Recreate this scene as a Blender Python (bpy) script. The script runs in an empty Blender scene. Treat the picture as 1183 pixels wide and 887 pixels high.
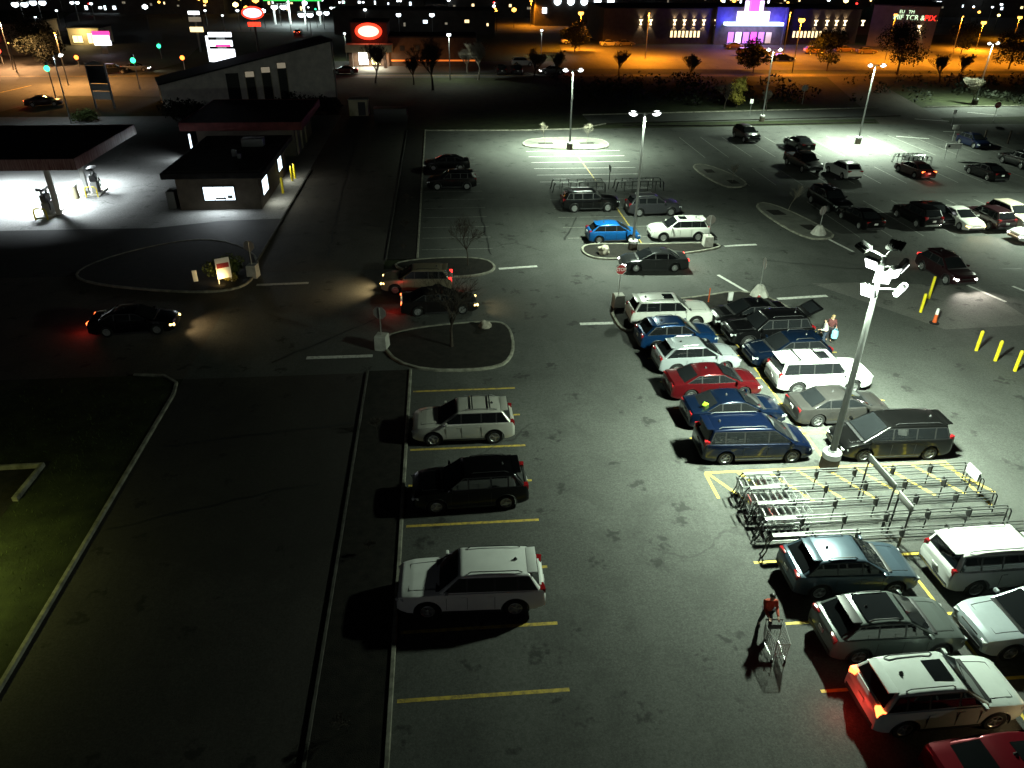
import bpy, bmesh, math, random
from mathutils import Vector, Matrix, noise
R = math.radians
S = bpy.context.scene
COL = S.collection
random.seed(7)

# ------------------------------------------------------------------ helpers
class MB:
    """collects simple shapes; build() links them as one mesh object"""
    def __init__(s): s.bm = bmesh.new()
    def poly(s, pts, mi=0):
        vs = [s.bm.verts.new(p) for p in pts]
        f = s.bm.faces.new(vs); f.material_index = mi; return f
    def box(s, c, d, rz=0, bev=0, mat=None, mi=0):
        r = bmesh.ops.create_cube(s.bm, size=1)
        M = Matrix.Translation(c) @ (mat or Matrix.Rotation(rz, 4, 'Z')) @ Matrix.Diagonal((*d, 1))
        bmesh.ops.transform(s.bm, matrix=M, verts=r['verts'])
        fs = set(f for v in r['verts'] for f in v.link_faces)
        if bev:
            es = list(set(e for v in r['verts'] for e in v.link_edges))
            g = bmesh.ops.bevel(s.bm, geom=es, offset=bev, segments=2, profile=.6, affect='EDGES')
            for f in g['faces']: f.material_index = mi
        for f in fs:
            if f.is_valid: f.material_index = mi
        return s
    def cone(s, a, b, ra, rb, n=10, cap=True, mi=0):
        a = Vector(a); b = Vector(b); d = b - a
        if d.length < 1e-6: return s
        q = d.to_track_quat('Z', 'Y').to_matrix()
        A = []; B = []
        for i in range(n):
            t = 2*math.pi*i/n; o = q @ Vector((math.cos(t), math.sin(t), 0))
            A.append(s.bm.verts.new(a+o*ra)); B.append(s.bm.verts.new(b+o*rb))
        for i in range(n):
            j = (i+1) % n
            f = s.bm.faces.new((A[i], A[j], B[j], B[i])); f.material_index = mi; f.smooth = n > 6
        if cap:
            s.bm.faces.new(A[::-1]).material_index = mi; s.bm.faces.new(B).material_index = mi
        return s
    def tube(s, pts, r, n=6):
        for a, b in zip(pts, pts[1:]): s.cone(a, b, r, r, n)
        return s
    def lathe(s, prof, c=(0,0,0), n=24, mat=None, mi=0):
        M = Matrix.Translation(c) @ (mat or Matrix.Identity(4))
        rings = []
        for r, z in prof:
            rings.append([s.bm.verts.new(M @ Vector((r*math.cos(2*math.pi*i/n), r*math.sin(2*math.pi*i/n), z))) for i in range(n)])
        for A, B in zip(rings, rings[1:]):
            for i in range(n):
                j = (i+1) % n
                f = s.bm.faces.new((A[i], A[j], B[j], B[i])); f.smooth = True; f.material_index = mi
        return s
    def prism(s, pts, z0, z1, mi=0, bottom=False):
        lo = [s.bm.verts.new((p[0], p[1], z0)) for p in pts]; hi = [s.bm.verts.new((p[0], p[1], z1)) for p in pts]
        n = len(pts)
        for i in range(n):
            j = (i+1) % n; s.bm.faces.new((lo[i], lo[j], hi[j], hi[i])).material_index = mi
        s.bm.faces.new(hi).material_index = mi
        if bottom: s.bm.faces.new(lo[::-1]).material_index = mi
        return s
    def ico(s, c, r, sub=2, d=(1,1,1), jit=0, seed=0):
        g = bmesh.ops.create_icosphere(s.bm, subdivisions=sub, radius=r)
        for v in g['verts']:
            k = 1 + jit*noise.noise(v.co*1.7/max(r,.01) + Vector((seed, 0, 0)))
            v.co = Vector((v.co.x*d[0]*k, v.co.y*d[1]*k, v.co.z*d[2]*k)) + Vector(c)
        for v in g['verts']:
            for f in v.link_faces: f.smooth = True
        return s
    def mesh(s, name, mats, sharp=35, recalc=True):
        if recalc: bmesh.ops.recalc_face_normals(s.bm, faces=s.bm.faces[:])
        me = bpy.data.meshes.new(name); s.bm.to_mesh(me); s.bm.free()
        for m in (mats if isinstance(mats, (list, tuple)) else [mats]): me.materials.append(m)
        if sharp is not None:
            try: me.set_sharp_from_angle(angle=R(sharp))
            except Exception: pass
        return me
    def build(s, name, mats, parent=None, loc=None, rz=0, sharp=35, recalc=True):
        o = bpy.data.objects.new(name, s.mesh(name, mats, sharp, recalc)); COL.objects.link(o)
        if parent: o.parent = parent
        if loc is not None: o.location = loc
        if rz: o.rotation_euler.z = rz
        return o

def tag(o, label=None, cat=None, group=None, kind=None):
    if label: o['label'] = label
    if cat: o['category'] = cat
    if group: o['group'] = group
    if kind: o['kind'] = kind
    return o
def thing(name, label, cat, loc=(0,0,0), rz=0, group=None):
    o = bpy.data.objects.new(name, None); COL.objects.link(o); o.empty_display_size = .3
    o.location = loc if len(loc) == 3 else (loc[0], loc[1], 0); o.rotation_euler.z = rz
    return tag(o, label, cat, group)
def inst(name, me, parent, loc=(0,0,0), rot=(0,0,0), sc=None, mat=None):
    o = bpy.data.objects.new(name, me); COL.objects.link(o); o.parent = parent
    o.location = loc; o.rotation_euler = rot
    if sc: o.scale = sc
    if mat:
        for k, m in (mat.items() if isinstance(mat, dict) else [(0, mat)]):
            o.material_slots[k].link = 'OBJECT'; o.material_slots[k].material = m
    return o
def copy_tree(o, parent=None):
    c = o.copy(); COL.objects.link(c)
    if parent: c.parent = parent
    for ch in list(o.children): copy_tree(ch, c)
    return c
def lamp(name, typ, loc, power, color, parent=None, **kw):
    l = bpy.data.lights.new(name, typ); l.energy = power; l.color = color
    for k, v in kw.items():
        if k != 'aim': setattr(l, k, v)
    o = bpy.data.objects.new(name, l); COL.objects.link(o); o.location = loc
    if 'aim' in kw:
        o.rotation_euler = Vector(kw['aim']).to_track_quat('-Z', 'Y').to_euler()
    if parent: o.parent = parent
    return o

# ------------------------------------------------------------------ materials
def newmat(name):
    m = bpy.data.materials.new(name); m.use_nodes = True
    nt = m.node_tree; b = nt.nodes['Principled BSDF']
    return m, nt, b
def N(nt, t, **kw):
    n = nt.nodes.new(t)
    for k, v in kw.items():
        if k in n.inputs: n.inputs[k].default_value = v
        else: setattr(n, k, v)
    return n
def pos(nt, scale=(1,1,1), obj=False):
    mp = N(nt, 'ShaderNodeMapping'); mp.inputs['Scale'].default_value = scale
    if obj:
        t = N(nt, 'ShaderNodeTexCoord'); nt.links.new(t.outputs['Object'], mp.inputs['Vector'])
    else:
        g = N(nt, 'ShaderNodeNewGeometry'); nt.links.new(g.outputs['Position'], mp.inputs['Vector'])
    return mp.outputs['Vector']
def ramp(nt, fac, stops):
    r = N(nt, 'ShaderNodeValToRGB'); e = r.color_ramp.elements
    while len(e) < len(stops): e.new(.5)
    for q, (p, c) in zip(e, stops):
        q.position = p; q.color = (c, c, c, 1) if isinstance(c, (int, float)) else (*c, 1)
    nt.links.new(fac, r.inputs['Fac']); return r.outputs['Color']
def mix(nt, fac, a, b, mode='MIX'):
    m = N(nt, 'ShaderNodeMix', data_type='RGBA', blend_type=mode)
    for sock, v in ((0, fac), (6, a), (7, b)):
        if hasattr(v, 'is_output'): nt.links.new(v, m.inputs[sock])
        else: m.inputs[sock].default_value = v if sock == 0 else (*v, 1)
    return m.outputs[2]
def noise_tex(nt, vec, scale, detail=4, rough=.55, dist=0):
    n = N(nt, 'ShaderNodeTexNoise', Scale=scale, Detail=detail, Roughness=rough, Distortion=dist)
    nt.links.new(vec, n.inputs['Vector']); return n.outputs['Fac']
def bump(nt, b, h, strength=.3, dist=.02):
    n = N(nt, 'ShaderNodeBump', Strength=strength, Distance=dist)
    nt.links.new(h, n.inputs['Height']); nt.links.new(n.outputs['Normal'], b.inputs['Normal'])

def asphalt(name, base, tint=(1,1,1), cracks=True, wear=1.0):
    m, nt, b = newmat(name); p = pos(nt)
    c0 = tuple(base*.62*t for t in tint); c1 = tuple(base*1.3*t for t in tint)
    big = noise_tex(nt, p, .09, 5, .6)
    col = mix(nt, ramp(nt, big, [(.34, 0), (.66, 1)]), c0, c1)
    # tyre-darkened / weathered streaks along the lanes
    st = noise_tex(nt, pos(nt, (.9, .12, 1)), .8, 3, .5)
    col = mix(nt, ramp(nt, st, [(.42, .0), (.6, .38*wear)]), col, tuple(base*.55*t for t in tint))
    fine = noise_tex(nt, p, 14, 3, .7)
    col = mix(nt, ramp(nt, fine, [(.36, .0), (.70, .5)]), col, tuple(base*2.1*t for t in tint))
    gr = noise_tex(nt, p, 5.5, 4, .75)
    col = mix(nt, ramp(nt, gr, [(.38, .42), (.56, 0)]), col, tuple(base*.5*t for t in tint))
    sp = noise_tex(nt, p, .42, 3, .6, 1.2)
    col = mix(nt, ramp(nt, sp, [(.34, .3*wear), (.50, 0)]), col, tuple(base*.45*t for t in tint))
    ptc = N(nt, 'ShaderNodeTexVoronoi', Scale=.07); ptc.feature = 'F1'; nt.links.new(p, ptc.inputs['Vector'])
    sep = N(nt, 'ShaderNodeSeparateColor'); nt.links.new(ptc.outputs['Color'], sep.inputs[0])
    col = mix(nt, ramp(nt, sep.outputs[0], [(.70, 0), (.74, .35)]), col, tuple(base*.7*t for t in tint))
    # oil drips
    v = N(nt, 'ShaderNodeTexVoronoi', Scale=.55); nt.links.new(p, v.inputs['Vector'])
    w = N(nt, 'ShaderNodeMath', operation='ADD'); nt.links.new(v.outputs['Distance'], w.inputs[0])
    nn = noise_tex(nt, p, 3, 3); nt.links.new(nn, w.inputs[1])
    col = mix(nt, ramp(nt, w.outputs[0], [(.56, .8*wear), (.70, 0)]), col, tuple(base*.3*t for t in tint))
    if cracks:
        dn = N(nt, 'ShaderNodeTexNoise', Scale=.5, Detail=4)
        nt.links.new(p, dn.inputs['Vector'])
        ad = N(nt, 'ShaderNodeMixRGB', blend_type='LINEAR_LIGHT'); ad.inputs[0].default_value = 1.6
        nt.links.new(p, ad.inputs[1]); nt.links.new(dn.outputs['Color'], ad.inputs[2])
        vc = N(nt, 'ShaderNodeTexVoronoi', feature='DISTANCE_TO_EDGE', Scale=.115); nt.links.new(ad.outputs[0], vc.inputs['Vector'])
        line = ramp(nt, vc.outputs['Distance'], [(.003, 1), (.006, 0)])
        msk = ramp(nt, noise_tex(nt, p, .05, 2), [(.54, 0), (.62, .55)])
        f = mix(nt, 1.0, line, msk, 'MULTIPLY')
        col = mix(nt, f, col, (base*.18,)*3)
    nt.links.new(col, b.inputs['Base Color'])
    b.inputs['Roughness'].default_value = .82
    b.inputs['Specular IOR Level'].default_value = .3
    bump(nt, b, noise_tex(nt, p, 28, 3, .8), .5, .02)
    return m
def rough_mat(name, c, var=.35, scale=1.2, rough=.85, bumpk=.25, spec=.3, obj=False):
    m, nt, b = newmat(name); p = pos(nt, obj=obj)
    a = noise_tex(nt, p, scale, 6, .65)
    col = mix(nt, ramp(nt, a, [(.3, 0), (.7, 1)]), tuple(x*(1-var) for x in c), tuple(min(1, x*(1+var)) for x in c))
    nt.links.new(col, b.inputs['Base Color'])
    b.inputs['Roughness'].default_value = rough; b.inputs['Specular IOR Level'].default_value = spec
    if bumpk: bump(nt, b, noise_tex(nt, p, scale*12, 3, .7), bumpk, .03)
    return m
def line_mat(name, c, worn=.5):
    m, nt, b = newmat(name); p = pos(nt)
    a = noise_tex(nt, p, 5, 6, .75)
    fac = ramp(nt, a, [(.38, worn), (.56, 0)])
    col = mix(nt, fac, c, (.05, .05, .047))
    nt.links.new(col, b.inputs['Base Color']); b.inputs['Roughness'].default_value = .7
    return m
def plain(name, c, rough=.5, metal=0, spec=.5, coat=0):
    m, nt, b = newmat(name)
    n = noise_tex(nt, pos(nt, obj=True), 3, 4)
    col = mix(nt, n, tuple(x*.86 for x in c), tuple(min(1, x*1.1) for x in c))
    nt.links.new(col, b.inputs['Base Color'])
    b.inputs['Roughness'].default_value = rough; b.inputs['Metallic'].default_value = metal
    b.inputs['Specular IOR Level'].default_value = spec; b.inputs['Coat Weight'].default_value = coat
    return m
def paint(name, c, metal=.35, rough=.30):
    m, nt, b = newmat(name)
    dirt = noise_tex(nt, pos(nt, obj=True), 1.6, 5, .65)
    col = mix(nt, ramp(nt, dirt, [(.35, 0), (.8, .35)]), c, tuple(x*.6+.004 for x in c))
    nt.links.new(col, b.inputs['Base Color'])
    b.inputs['Metallic'].default_value = metal; b.inputs['Roughness'].default_value = rough
    b.inputs['Specular IOR Level'].default_value = .22; b.inputs['Coat Weight'].default_value = .42; b.inputs['Coat Roughness'].default_value = .06
    return m
def emit(name, c, strength, sampled=False):
    m, nt, b = newmat(name)
    b.inputs['Base Color'].default_value = (*[min(.8, x) for x in c], 1)
    b.inputs['Emission Color'].default_value = (*c, 1); b.inputs['Emission Strength'].default_value = strength
    if not sampled:
        try: m.cycles.emission_sampling = 'NONE'
        except Exception: pass
    return m

M = {}
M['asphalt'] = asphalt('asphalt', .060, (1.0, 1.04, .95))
M['road'] = asphalt('road_asphalt', .052, (1.12, 1.0, .84))  # warm tint puts the headlight glow into the road colour
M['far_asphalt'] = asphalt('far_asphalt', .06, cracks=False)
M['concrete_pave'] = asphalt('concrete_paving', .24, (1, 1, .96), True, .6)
M['concrete'] = rough_mat('concrete', (.40, .39, .35), .3, 2.0)
M['kerb'] = rough_mat('kerb_concrete', (.19, .185, .15), .55, 2.2)
M['kerb_dark'] = rough_mat('dark_kerb_concrete', (.06, .058, .05), .5, 2.2)  # darker kerb concrete for the runs along the drive
M['grass'] = rough_mat('grass', (.018, .024, .007), .6, .8, .95, .8)
M['mulch'] = rough_mat('mulch', (.011, .0095, .007), .6, 2.5, .95, .8)
M['island_conc'] = rough_mat('island_concrete', (.11, .11, .095), .3, .8)
M['yellow_line'] = line_mat('yellow_line', (.50, .36, .05), .7)
M['yellow_fresh'] = line_mat('yellow_line_fresh', (.62, .45, .06), .35)
M['white_line'] = line_mat('white_line', (.6, .6, .56), .5)
M['faint_line'] = line_mat('faint_line', (.22, .22, .20), .9)
M['tar'] = rough_mat('tar_seal', (.016, .016, .016), .3, 3, .6, .1)
M['glass'] = plain('tinted_glass', (.008, .009, .010), .04, 0, .6)
M['glass_light'] = plain('clear_glass', (.035, .045, .045), .04, 0, .7)
M['rubber'] = plain('rubber', (.012, .012, .012), .85, 0, .2)
M['alloy'] = plain('alloy', (.45, .45, .45), .32, .8)
M['trim'] = plain('black_trim', (.014, .014, .015), .5)
M['chrome'] = plain('chrome', (.7, .7, .7), .15, 1)
M['tail_off'] = plain('tail_lens', (.22, .008, .010), .12)
M['head_off'] = plain('head_lens', (.55, .57, .58), .08, .2)
M['head_on'] = emit('head_lamp_on', (1, .97, .9), 8)
M['head_warm'] = emit('head_lamp_warm', (1, .70, .22), 5)
M['tail_on'] = emit('tail_lamp_on', (1, .025, .02), 5)
M['brake_hot'] = emit('brake_lamp_hot', (1, .13, .03), 6)
M['plate'] = plain('number_plate', (.6, .6, .58), .5)
M['galv'] = plain('galvanised_steel', (.42, .43, .42), .42, .7)
M['wire'] = plain('cart_wire', (.46, .47, .46), .3, .25)
M['black_steel'] = plain('black_steel', (.02, .02, .02), .45, .3)
M['grey_steel'] = plain('grey_steel', (.22, .23, .22), .5, .5)
M['lens'] = emit('lamp_lens', (.93, 1.0, .97), 5)
M['lens_white'] = emit('flood_lens', (.82, .95, 1.0), 4)
M['lens_sodium'] = emit('sodium_lens', (1, .42, .06), 4.5)
M['sconce'] = emit('sconce_lens', (1, .74, .42), 2.6)
M['win_white'] = emit('lit_window_white', (.75, .9, 1.0), 2.2)
M['win_warm'] = emit('lit_window_warm', (1, .74, .36), 1.6)
M['win_dim'] = emit('lit_window_dim', (1, .85, .6), .14)
M['sign_white'] = emit('sign_white', (.9, .95, 1.0), 2.2)
M['sign_pink'] = emit('sign_pink', (1, .05, .28), 1.6)
M['sign_red'] = emit('sign_red', (1, .03, .02), 2.2)
M['sign_redglow'] = emit('sign_red_glow', (1, .04, .015), 2)
M['sign_green'] = emit('sign_green', (.03, .8, .10), .8)
M['sign_palegreen'] = emit('sign_pale_green', (.72, 1, .62), 1.3)
M['sign_magenta'] = emit('sign_magenta', (1, .08, .75), 1.8)
M['sign_lilac'] = emit('sign_lilac', (.9, .68, 1), 1.8)
M['sign_blue'] = emit('sign_blue_white', (.55, .72, 1), 2.2)
M['sig_green'] = emit('signal_green', (.04, 1, .38), 3)
M['sig_amber'] = emit('signal_amber', (1, .2, .03), 4)
M['sig_red'] = emit('signal_red', (1, .04, .02), 4)
M['stop_red'] = plain('stop_red', (.30, .018, .02), .45)
M['white_paint'] = plain('white_paint', (.75, .75, .72), .5)
M['sign_back'] = plain('sign_back', (.30, .27, .25), .5, .3)
M['bollard'] = plain('bollard_yellow', (.72, .58, .02), .4)
M['orange'] = plain('cone_orange', (.6, .10, .02), .5)
M['bark'] = rough_mat('bark', (.045, .036, .028), .4, 4, .9, .3, .2, True)
M['pale_bark'] = rough_mat('pale_bark', (.20, .18, .14), .4, 4, .9, .3, .2, True)
M['leaf_dark'] = rough_mat('dark_leaves', (.012, .016, .008), .6, 3, .8, 0, .3)
M['leaf_bush'] = rough_mat('bush_leaves', (.060, .085, .018), .5, 3, .8, 0, .3)
M['leaf_yellow'] = rough_mat('yellow_leaves', (.24, .20, .035), .5, 3, .8, 0, .3)
M['rock'] = rough_mat('rock', (.30, .27, .22), .35, 3)
M['fascia_red'] = rough_mat('red_fascia', (.17, .035, .035), .35, 1.5, .6, .1)
M['roof_dark'] = rough_mat('dark_roof', (.022, .022, .024), .5, 1.2, .8, .3)
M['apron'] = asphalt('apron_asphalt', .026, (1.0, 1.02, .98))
M['rail_steel'] = plain('rail_steel', (.13, .135, .13), .45, .5)
M['pole_steel'] = plain('pole_steel', (.17, .175, .17), .5, .5)
M['win_purple'] = emit('lit_window_purple', (.55, .22, 1), .9)
M['bay_wall'] = rough_mat('bay_wall', (.10, .10, .11), .3, 1, .7, .2)
M['wall_pale'] = rough_mat('pale_wall', (.72, .69, .60), .2, .9, .8, .15)
M['wall_grey'] = rough_mat('grey_wall', (.26, .25, .22), .2, .9, .8, .15)
M['cinema_wall'] = rough_mat('cinema_wall', (.055, .045, .036), .3, 1, .8, .2)
M['wall_brown'] = rough_mat('brown_wall', (.11, .09, .07), .3, 1, .8, .2)
M['wall_tan'] = rough_mat('tan_wall', (.17, .15, .12), .2, .5, .8, .15)
M['wall_dark'] = rough_mat('dark_wall', (.05, .045, .04), .3, .6, .8, .2)
M['wood'] = rough_mat('wood_cladding', (.075, .045, .032), .3, 1.2, .7, .2)
M['cream'] = rough_mat('cream_render', (.5, .45, .30), .15, 1, .8, .1)
M['dark_panel'] = plain('dark_panel', (.012, .012, .014), .4)
M['dim_panel'] = plain('dim_panel', (.32, .32, .30), .5)
M['skin'] = plain('skin', (.45, .28, .20), .55)
M['hair_blond'] = plain('blond_hair', (.42, .30, .14), .6)
M['hair_dark'] = plain('dark_hair', (.02, .015, .012), .5)
for k, c in dict(cloth_grey=(.45,.45,.43), cloth_dark=(.025,.022,.028), cloth_maroon=(.10,.035,.035), cloth_rust=(.36,.07,.04), denim=(.035,.045,.07), bag_blue=(.25,.55,.75)).items():
    M[k] = rough_mat(k, c, .25, 9, .85, .1, .2, True)

# ------------------------------------------------------------------ cars
def lerp(a, b, t): return a + (b-a)*t
def interp(tab, x):
    if x <= tab[0][0]: return tab[0][1]
    for (x0, y0), (x1, y1) in zip(tab, tab[1:]):
        if x <= x1: return lerp(y0, y1, (x-x0)/(x1-x0)) if x1 > x0 else y1
    return tab[-1][1]
# kind: L, W, wheel radius, rocker z, front axle x, rear axle x, belt profile (x from the tail, z), cabin (windscreen foot, roof front, roof rear, rear glass foot), belt z, roof z, side windows (pillar x)
KINDS = {
 'suv': dict(L=4.75, W=1.92, r=.375, gc=.30, ax=(1.42,-1.42), prof=[(-2.38,.84),(-2.34,1.0),(-2.25,1.12),(-1.2,1.13),(.75,1.10),(1.05,1.09),(1.7,1.05),(2.10,.98),(2.28,.90),(2.38,.70)], cab=(1.12,.22,-1.80,-2.24), belt=1.10, roof=1.70, pil=(.10,-.82,-1.52), tail=(1.03,.24,.26), rails=True),
 'bigsuv': dict(L=5.15, W=2.02, r=.41, gc=.36, ax=(1.50,-1.50), prof=[(-2.58,.9),(-2.55,1.1),(-2.48,1.22),(1.0,1.20),(1.25,1.19),(2.1,1.15),(2.42,1.08),(2.52,1.0),(2.58,.76)], cab=(1.20,.52,-2.24,-2.46), belt=1.18, roof=1.88, pil=(.22,-.74,-1.55), tail=(1.08,.40,.15), rails=True),
 'longsuv': dict(L=5.1, W=1.98, r=.40, gc=.33, ax=(1.50,-1.50), prof=[(-2.55,.85),(-2.51,1.05),(-2.42,1.16),(.9,1.14),(1.2,1.13),(2.0,1.09),(2.38,1.03),(2.49,.96),(2.55,.74)], cab=(1.15,.34,-2.0,-2.40), belt=1.13, roof=1.78, pil=(.14,-.80,-1.60), tail=(1.08,.18,.34), rails=True),
 'crossover': dict(L=4.6, W=1.88, r=.365, gc=.28, ax=(1.38,-1.36), prof=[(-2.3,.80),(-2.26,.98),(-2.15,1.10),(-1.3,1.11),(.7,1.06),(1.0,1.05),(1.7,.99),(2.05,.91),(2.2,.82),(2.3,.62)], cab=(1.16,.14,-1.42,-2.14), belt=1.06, roof=1.64, pil=(.05,-.84), tail=(1.0,.16,.40), rails=True),
 'sedan': dict(L=4.85, W=1.86, r=.345, gc=.20, ax=(1.42,-1.40), prof=[(-2.43,.74),(-2.40,.90),(-2.30,1.01),(-1.6,1.03),(-.2,.98),(.85,.96),(1.1,.95),(1.8,.87),(2.15,.78),(2.33,.69),(2.43,.50)], cab=(1.30,.16,-.90,-1.95), belt=.96, roof=1.45, pil=(.05,-.86), tail=(.88,.15,.38), rails=False),
 'hatch': dict(L=4.2, W=1.80, r=.335, gc=.22, ax=(1.30,-1.28), prof=[(-2.1,.72),(-2.07,.90),(-1.98,1.02),(.6,.98),(.9,.96),(1.55,.88),(1.85,.78),(2.0,.68),(2.1,.50)], cab=(1.22,.26,-1.25,-1.95), belt=.97, roof=1.50, pil=(.10,-.80), tail=(.94,.20,.28), rails=False),
 'minivan': dict(L=5.12, W=1.98, r=.355, gc=.23, ax=(1.55,-1.52), prof=[(-2.56,.82),(-2.52,1.0),(-2.44,1.10),(.9,1.05),(1.3,1.04),(1.95,.94),(2.3,.82),(2.46,.72),(2.56,.52)], cab=(1.72,.50,-2.16,-2.44), belt=1.04, roof=1.76, pil=(.36,-.74,-1.6), tail=(1.02,.40,.17), rails=True),
 'pickup': dict(L=5.7, W=2.02, r=.41, gc=.40, ax=(1.78,-1.72), prof=[(-2.85,.8),(-2.8,1.06),(-2.76,1.12),(1.15,1.14),(1.45,1.14),(2.5,1.10),(2.75,1.0),(2.85,.72)], cab=(1.42,.75,-.62,-.85), belt=1.12, roof=1.86, pil=(.40,), tail=(1.0,.36,.15), rails=False),
}
def wheel_mesh(r):
    b = MB(); w = .225
    prof = [(r*.60,-w/2*.9),(r*.90,-w/2),(r*.985,-w/2*.8),(r,-w/2*.4),(r,w/2*.4),(r*.985,w/2*.8),(r*.90,w/2),(r*.60,w/2*.9),(r*.60,-w/2*.9)]
    b.lathe(prof, n=28, mat=Matrix.Rotation(R(90), 4, 'X')); return b.mesh('tyre', M['rubber'])
def rim_mesh(r):
    b = MB(); w = .225; X = Matrix.Rotation(R(90), 4, 'X')
    b.lathe([(r*.66,w/2*.86),(r*.60,w/2*.95),(r*.56,w/2*.8),(r*.54,w/2*.2),(0,w/2*.1)], n=28, mat=X)
    b.lathe([(r*.15,w/2*.2),(r*.15,w/2*.85),(r*.09,w/2*.95),(0,w/2*.95)], n=12, mat=X)
    for k in range(5):
        a = 2*math.pi*k/5
        b.box((math.cos(a)*r*.34, -w/2*.62, math.sin(a)*r*.34), (r*.50, .05, r*.13), mat=Matrix.Rotation(-a, 4, 'Y'), bev=.006)
    return b.mesh('rim', M['alloy'])
def cabin_geo(s):
    xa, xb, xc, xd = s['cab']; zb, zr = s['belt']-.03, s['roof']; yb, yr = s['W']/2*.925, s['W']/2*.735
    return xa, xb, xc, xd, zb, zr, yb, yr
def body_mesh(s):
    b = MB(); bm = b.bm; L, W, r, gc = s['L'], s['W'], s['r'], s['gc']; Ra = r+.065
    xs = [-L/2 + L*i/44 for i in range(45)] + [p[0] for p in s['prof']] + [L/2-.02, -L/2+.02, L/2-.07, -L/2+.07]
    for xw in s['ax']:
        xs += [xw + Ra*math.cos(math.pi*k/14)*.999 for k in range(15)] + [xw-Ra-.004, xw+Ra+.004]
    xs = sorted(set(round(x, 3) for x in xs if -L/2 <= x <= L/2))
    secs = []
    for x in xs:
        t = abs(x)/(L/2); e = max(0, (t-.62)/.38)
        hw = W/2*(1 - (.14 if x > 0 else .08)*e**2.4 - .04*max(0, (t-.96)/.04))
        zs = interp(s['prof'], x)
        zb = gc + .10*max(0, (t-.86)/.14)
        for xw in s['ax']:
            dx = abs(x-xw)
            if dx < Ra: zb = max(zb, r + math.sqrt(max(0, Ra*Ra-dx*dx)))
        h = max(.03, zs-zb); crown = .035 if x > 0 else .02
        def at(z): return max(zb+.012, z)
        pts = [(0,zb),(hw*.80,zb),(hw*.968,zb+.004),(hw*.99,at(zb+.10*h)),(hw,at(gc+.30*(zs-gc))),(hw*.992,at(gc+.55*(zs-gc))),(hw*.985,at(gc+.78*(zs-gc))),(hw*.955,zs-.02),(hw*.90,zs+.003),(hw*.5,zs+crown*.8),(0,zs+crown)]
        secs.append([bm.verts.new((x, y, z)) for y, z in pts] + [bm.verts.new((x, -y, z)) for y, z in pts[-2:0:-1]])
    n = len(secs[0])
    for A, B in zip(secs, secs[1:]):
        for i in range(n):
            j = (i+1) % n; f = bm.faces.new((A[i], A[j], B[j], B[i])); f.smooth = True
    bm.faces.new(secs[0]); bm.faces.new(secs[-1][::-1])
    # cabin shell
    xa, xb, xc, xd, zb, zr, yb, yr = cabin_geo(s)
    c = bmesh.new()
    def V(*p): return c.verts.new(p)
    xm1, xm2 = lerp(xb, xc, .33), lerp(xb, xc, .7)
    top = [[V(x, k*yr, zr-dz) for k in (-1, 1)] for x, dz in ((xb,.035),(xm1,0),(xm2,.008),(xc,.06))]
    bot = [[V(x, k*yb, zb) for k in (-1, 1)] for x in (xa, xd)]
    c.faces.new((bot[0][0], bot[0][1], top[0][1], top[0][0])); c.faces.new((bot[1][1], bot[1][0], top[3][0], top[3][1]))
    for k in (0, 1): c.faces.new([bot[0][k]] + [t[k] for t in top] + [bot[1][k]])
    for A, B in zip(top, top[1:]): c.faces.new((A[0], A[1], B[1], B[0]))
    bmesh.ops.recalc_face_normals(c, faces=c.faces[:])
    es = [e for e in c.edges if len(e.link_faces) == 2 and e.calc_face_angle(0) > .25]
    g = bmesh.ops.bevel(c, geom=es, offset=.085, segments=4, profile=.5, affect='EDGES')
    for f in c.faces: f.smooth = True
    me = bpy.data.meshes.new('tmp'); c.to_mesh(me); c.free(); bm.from_mesh(me); bpy.data.meshes.remove(me)
    if 'bed' in s:
        pass
    return b.mesh('body', M['trim'], 30)
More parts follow.
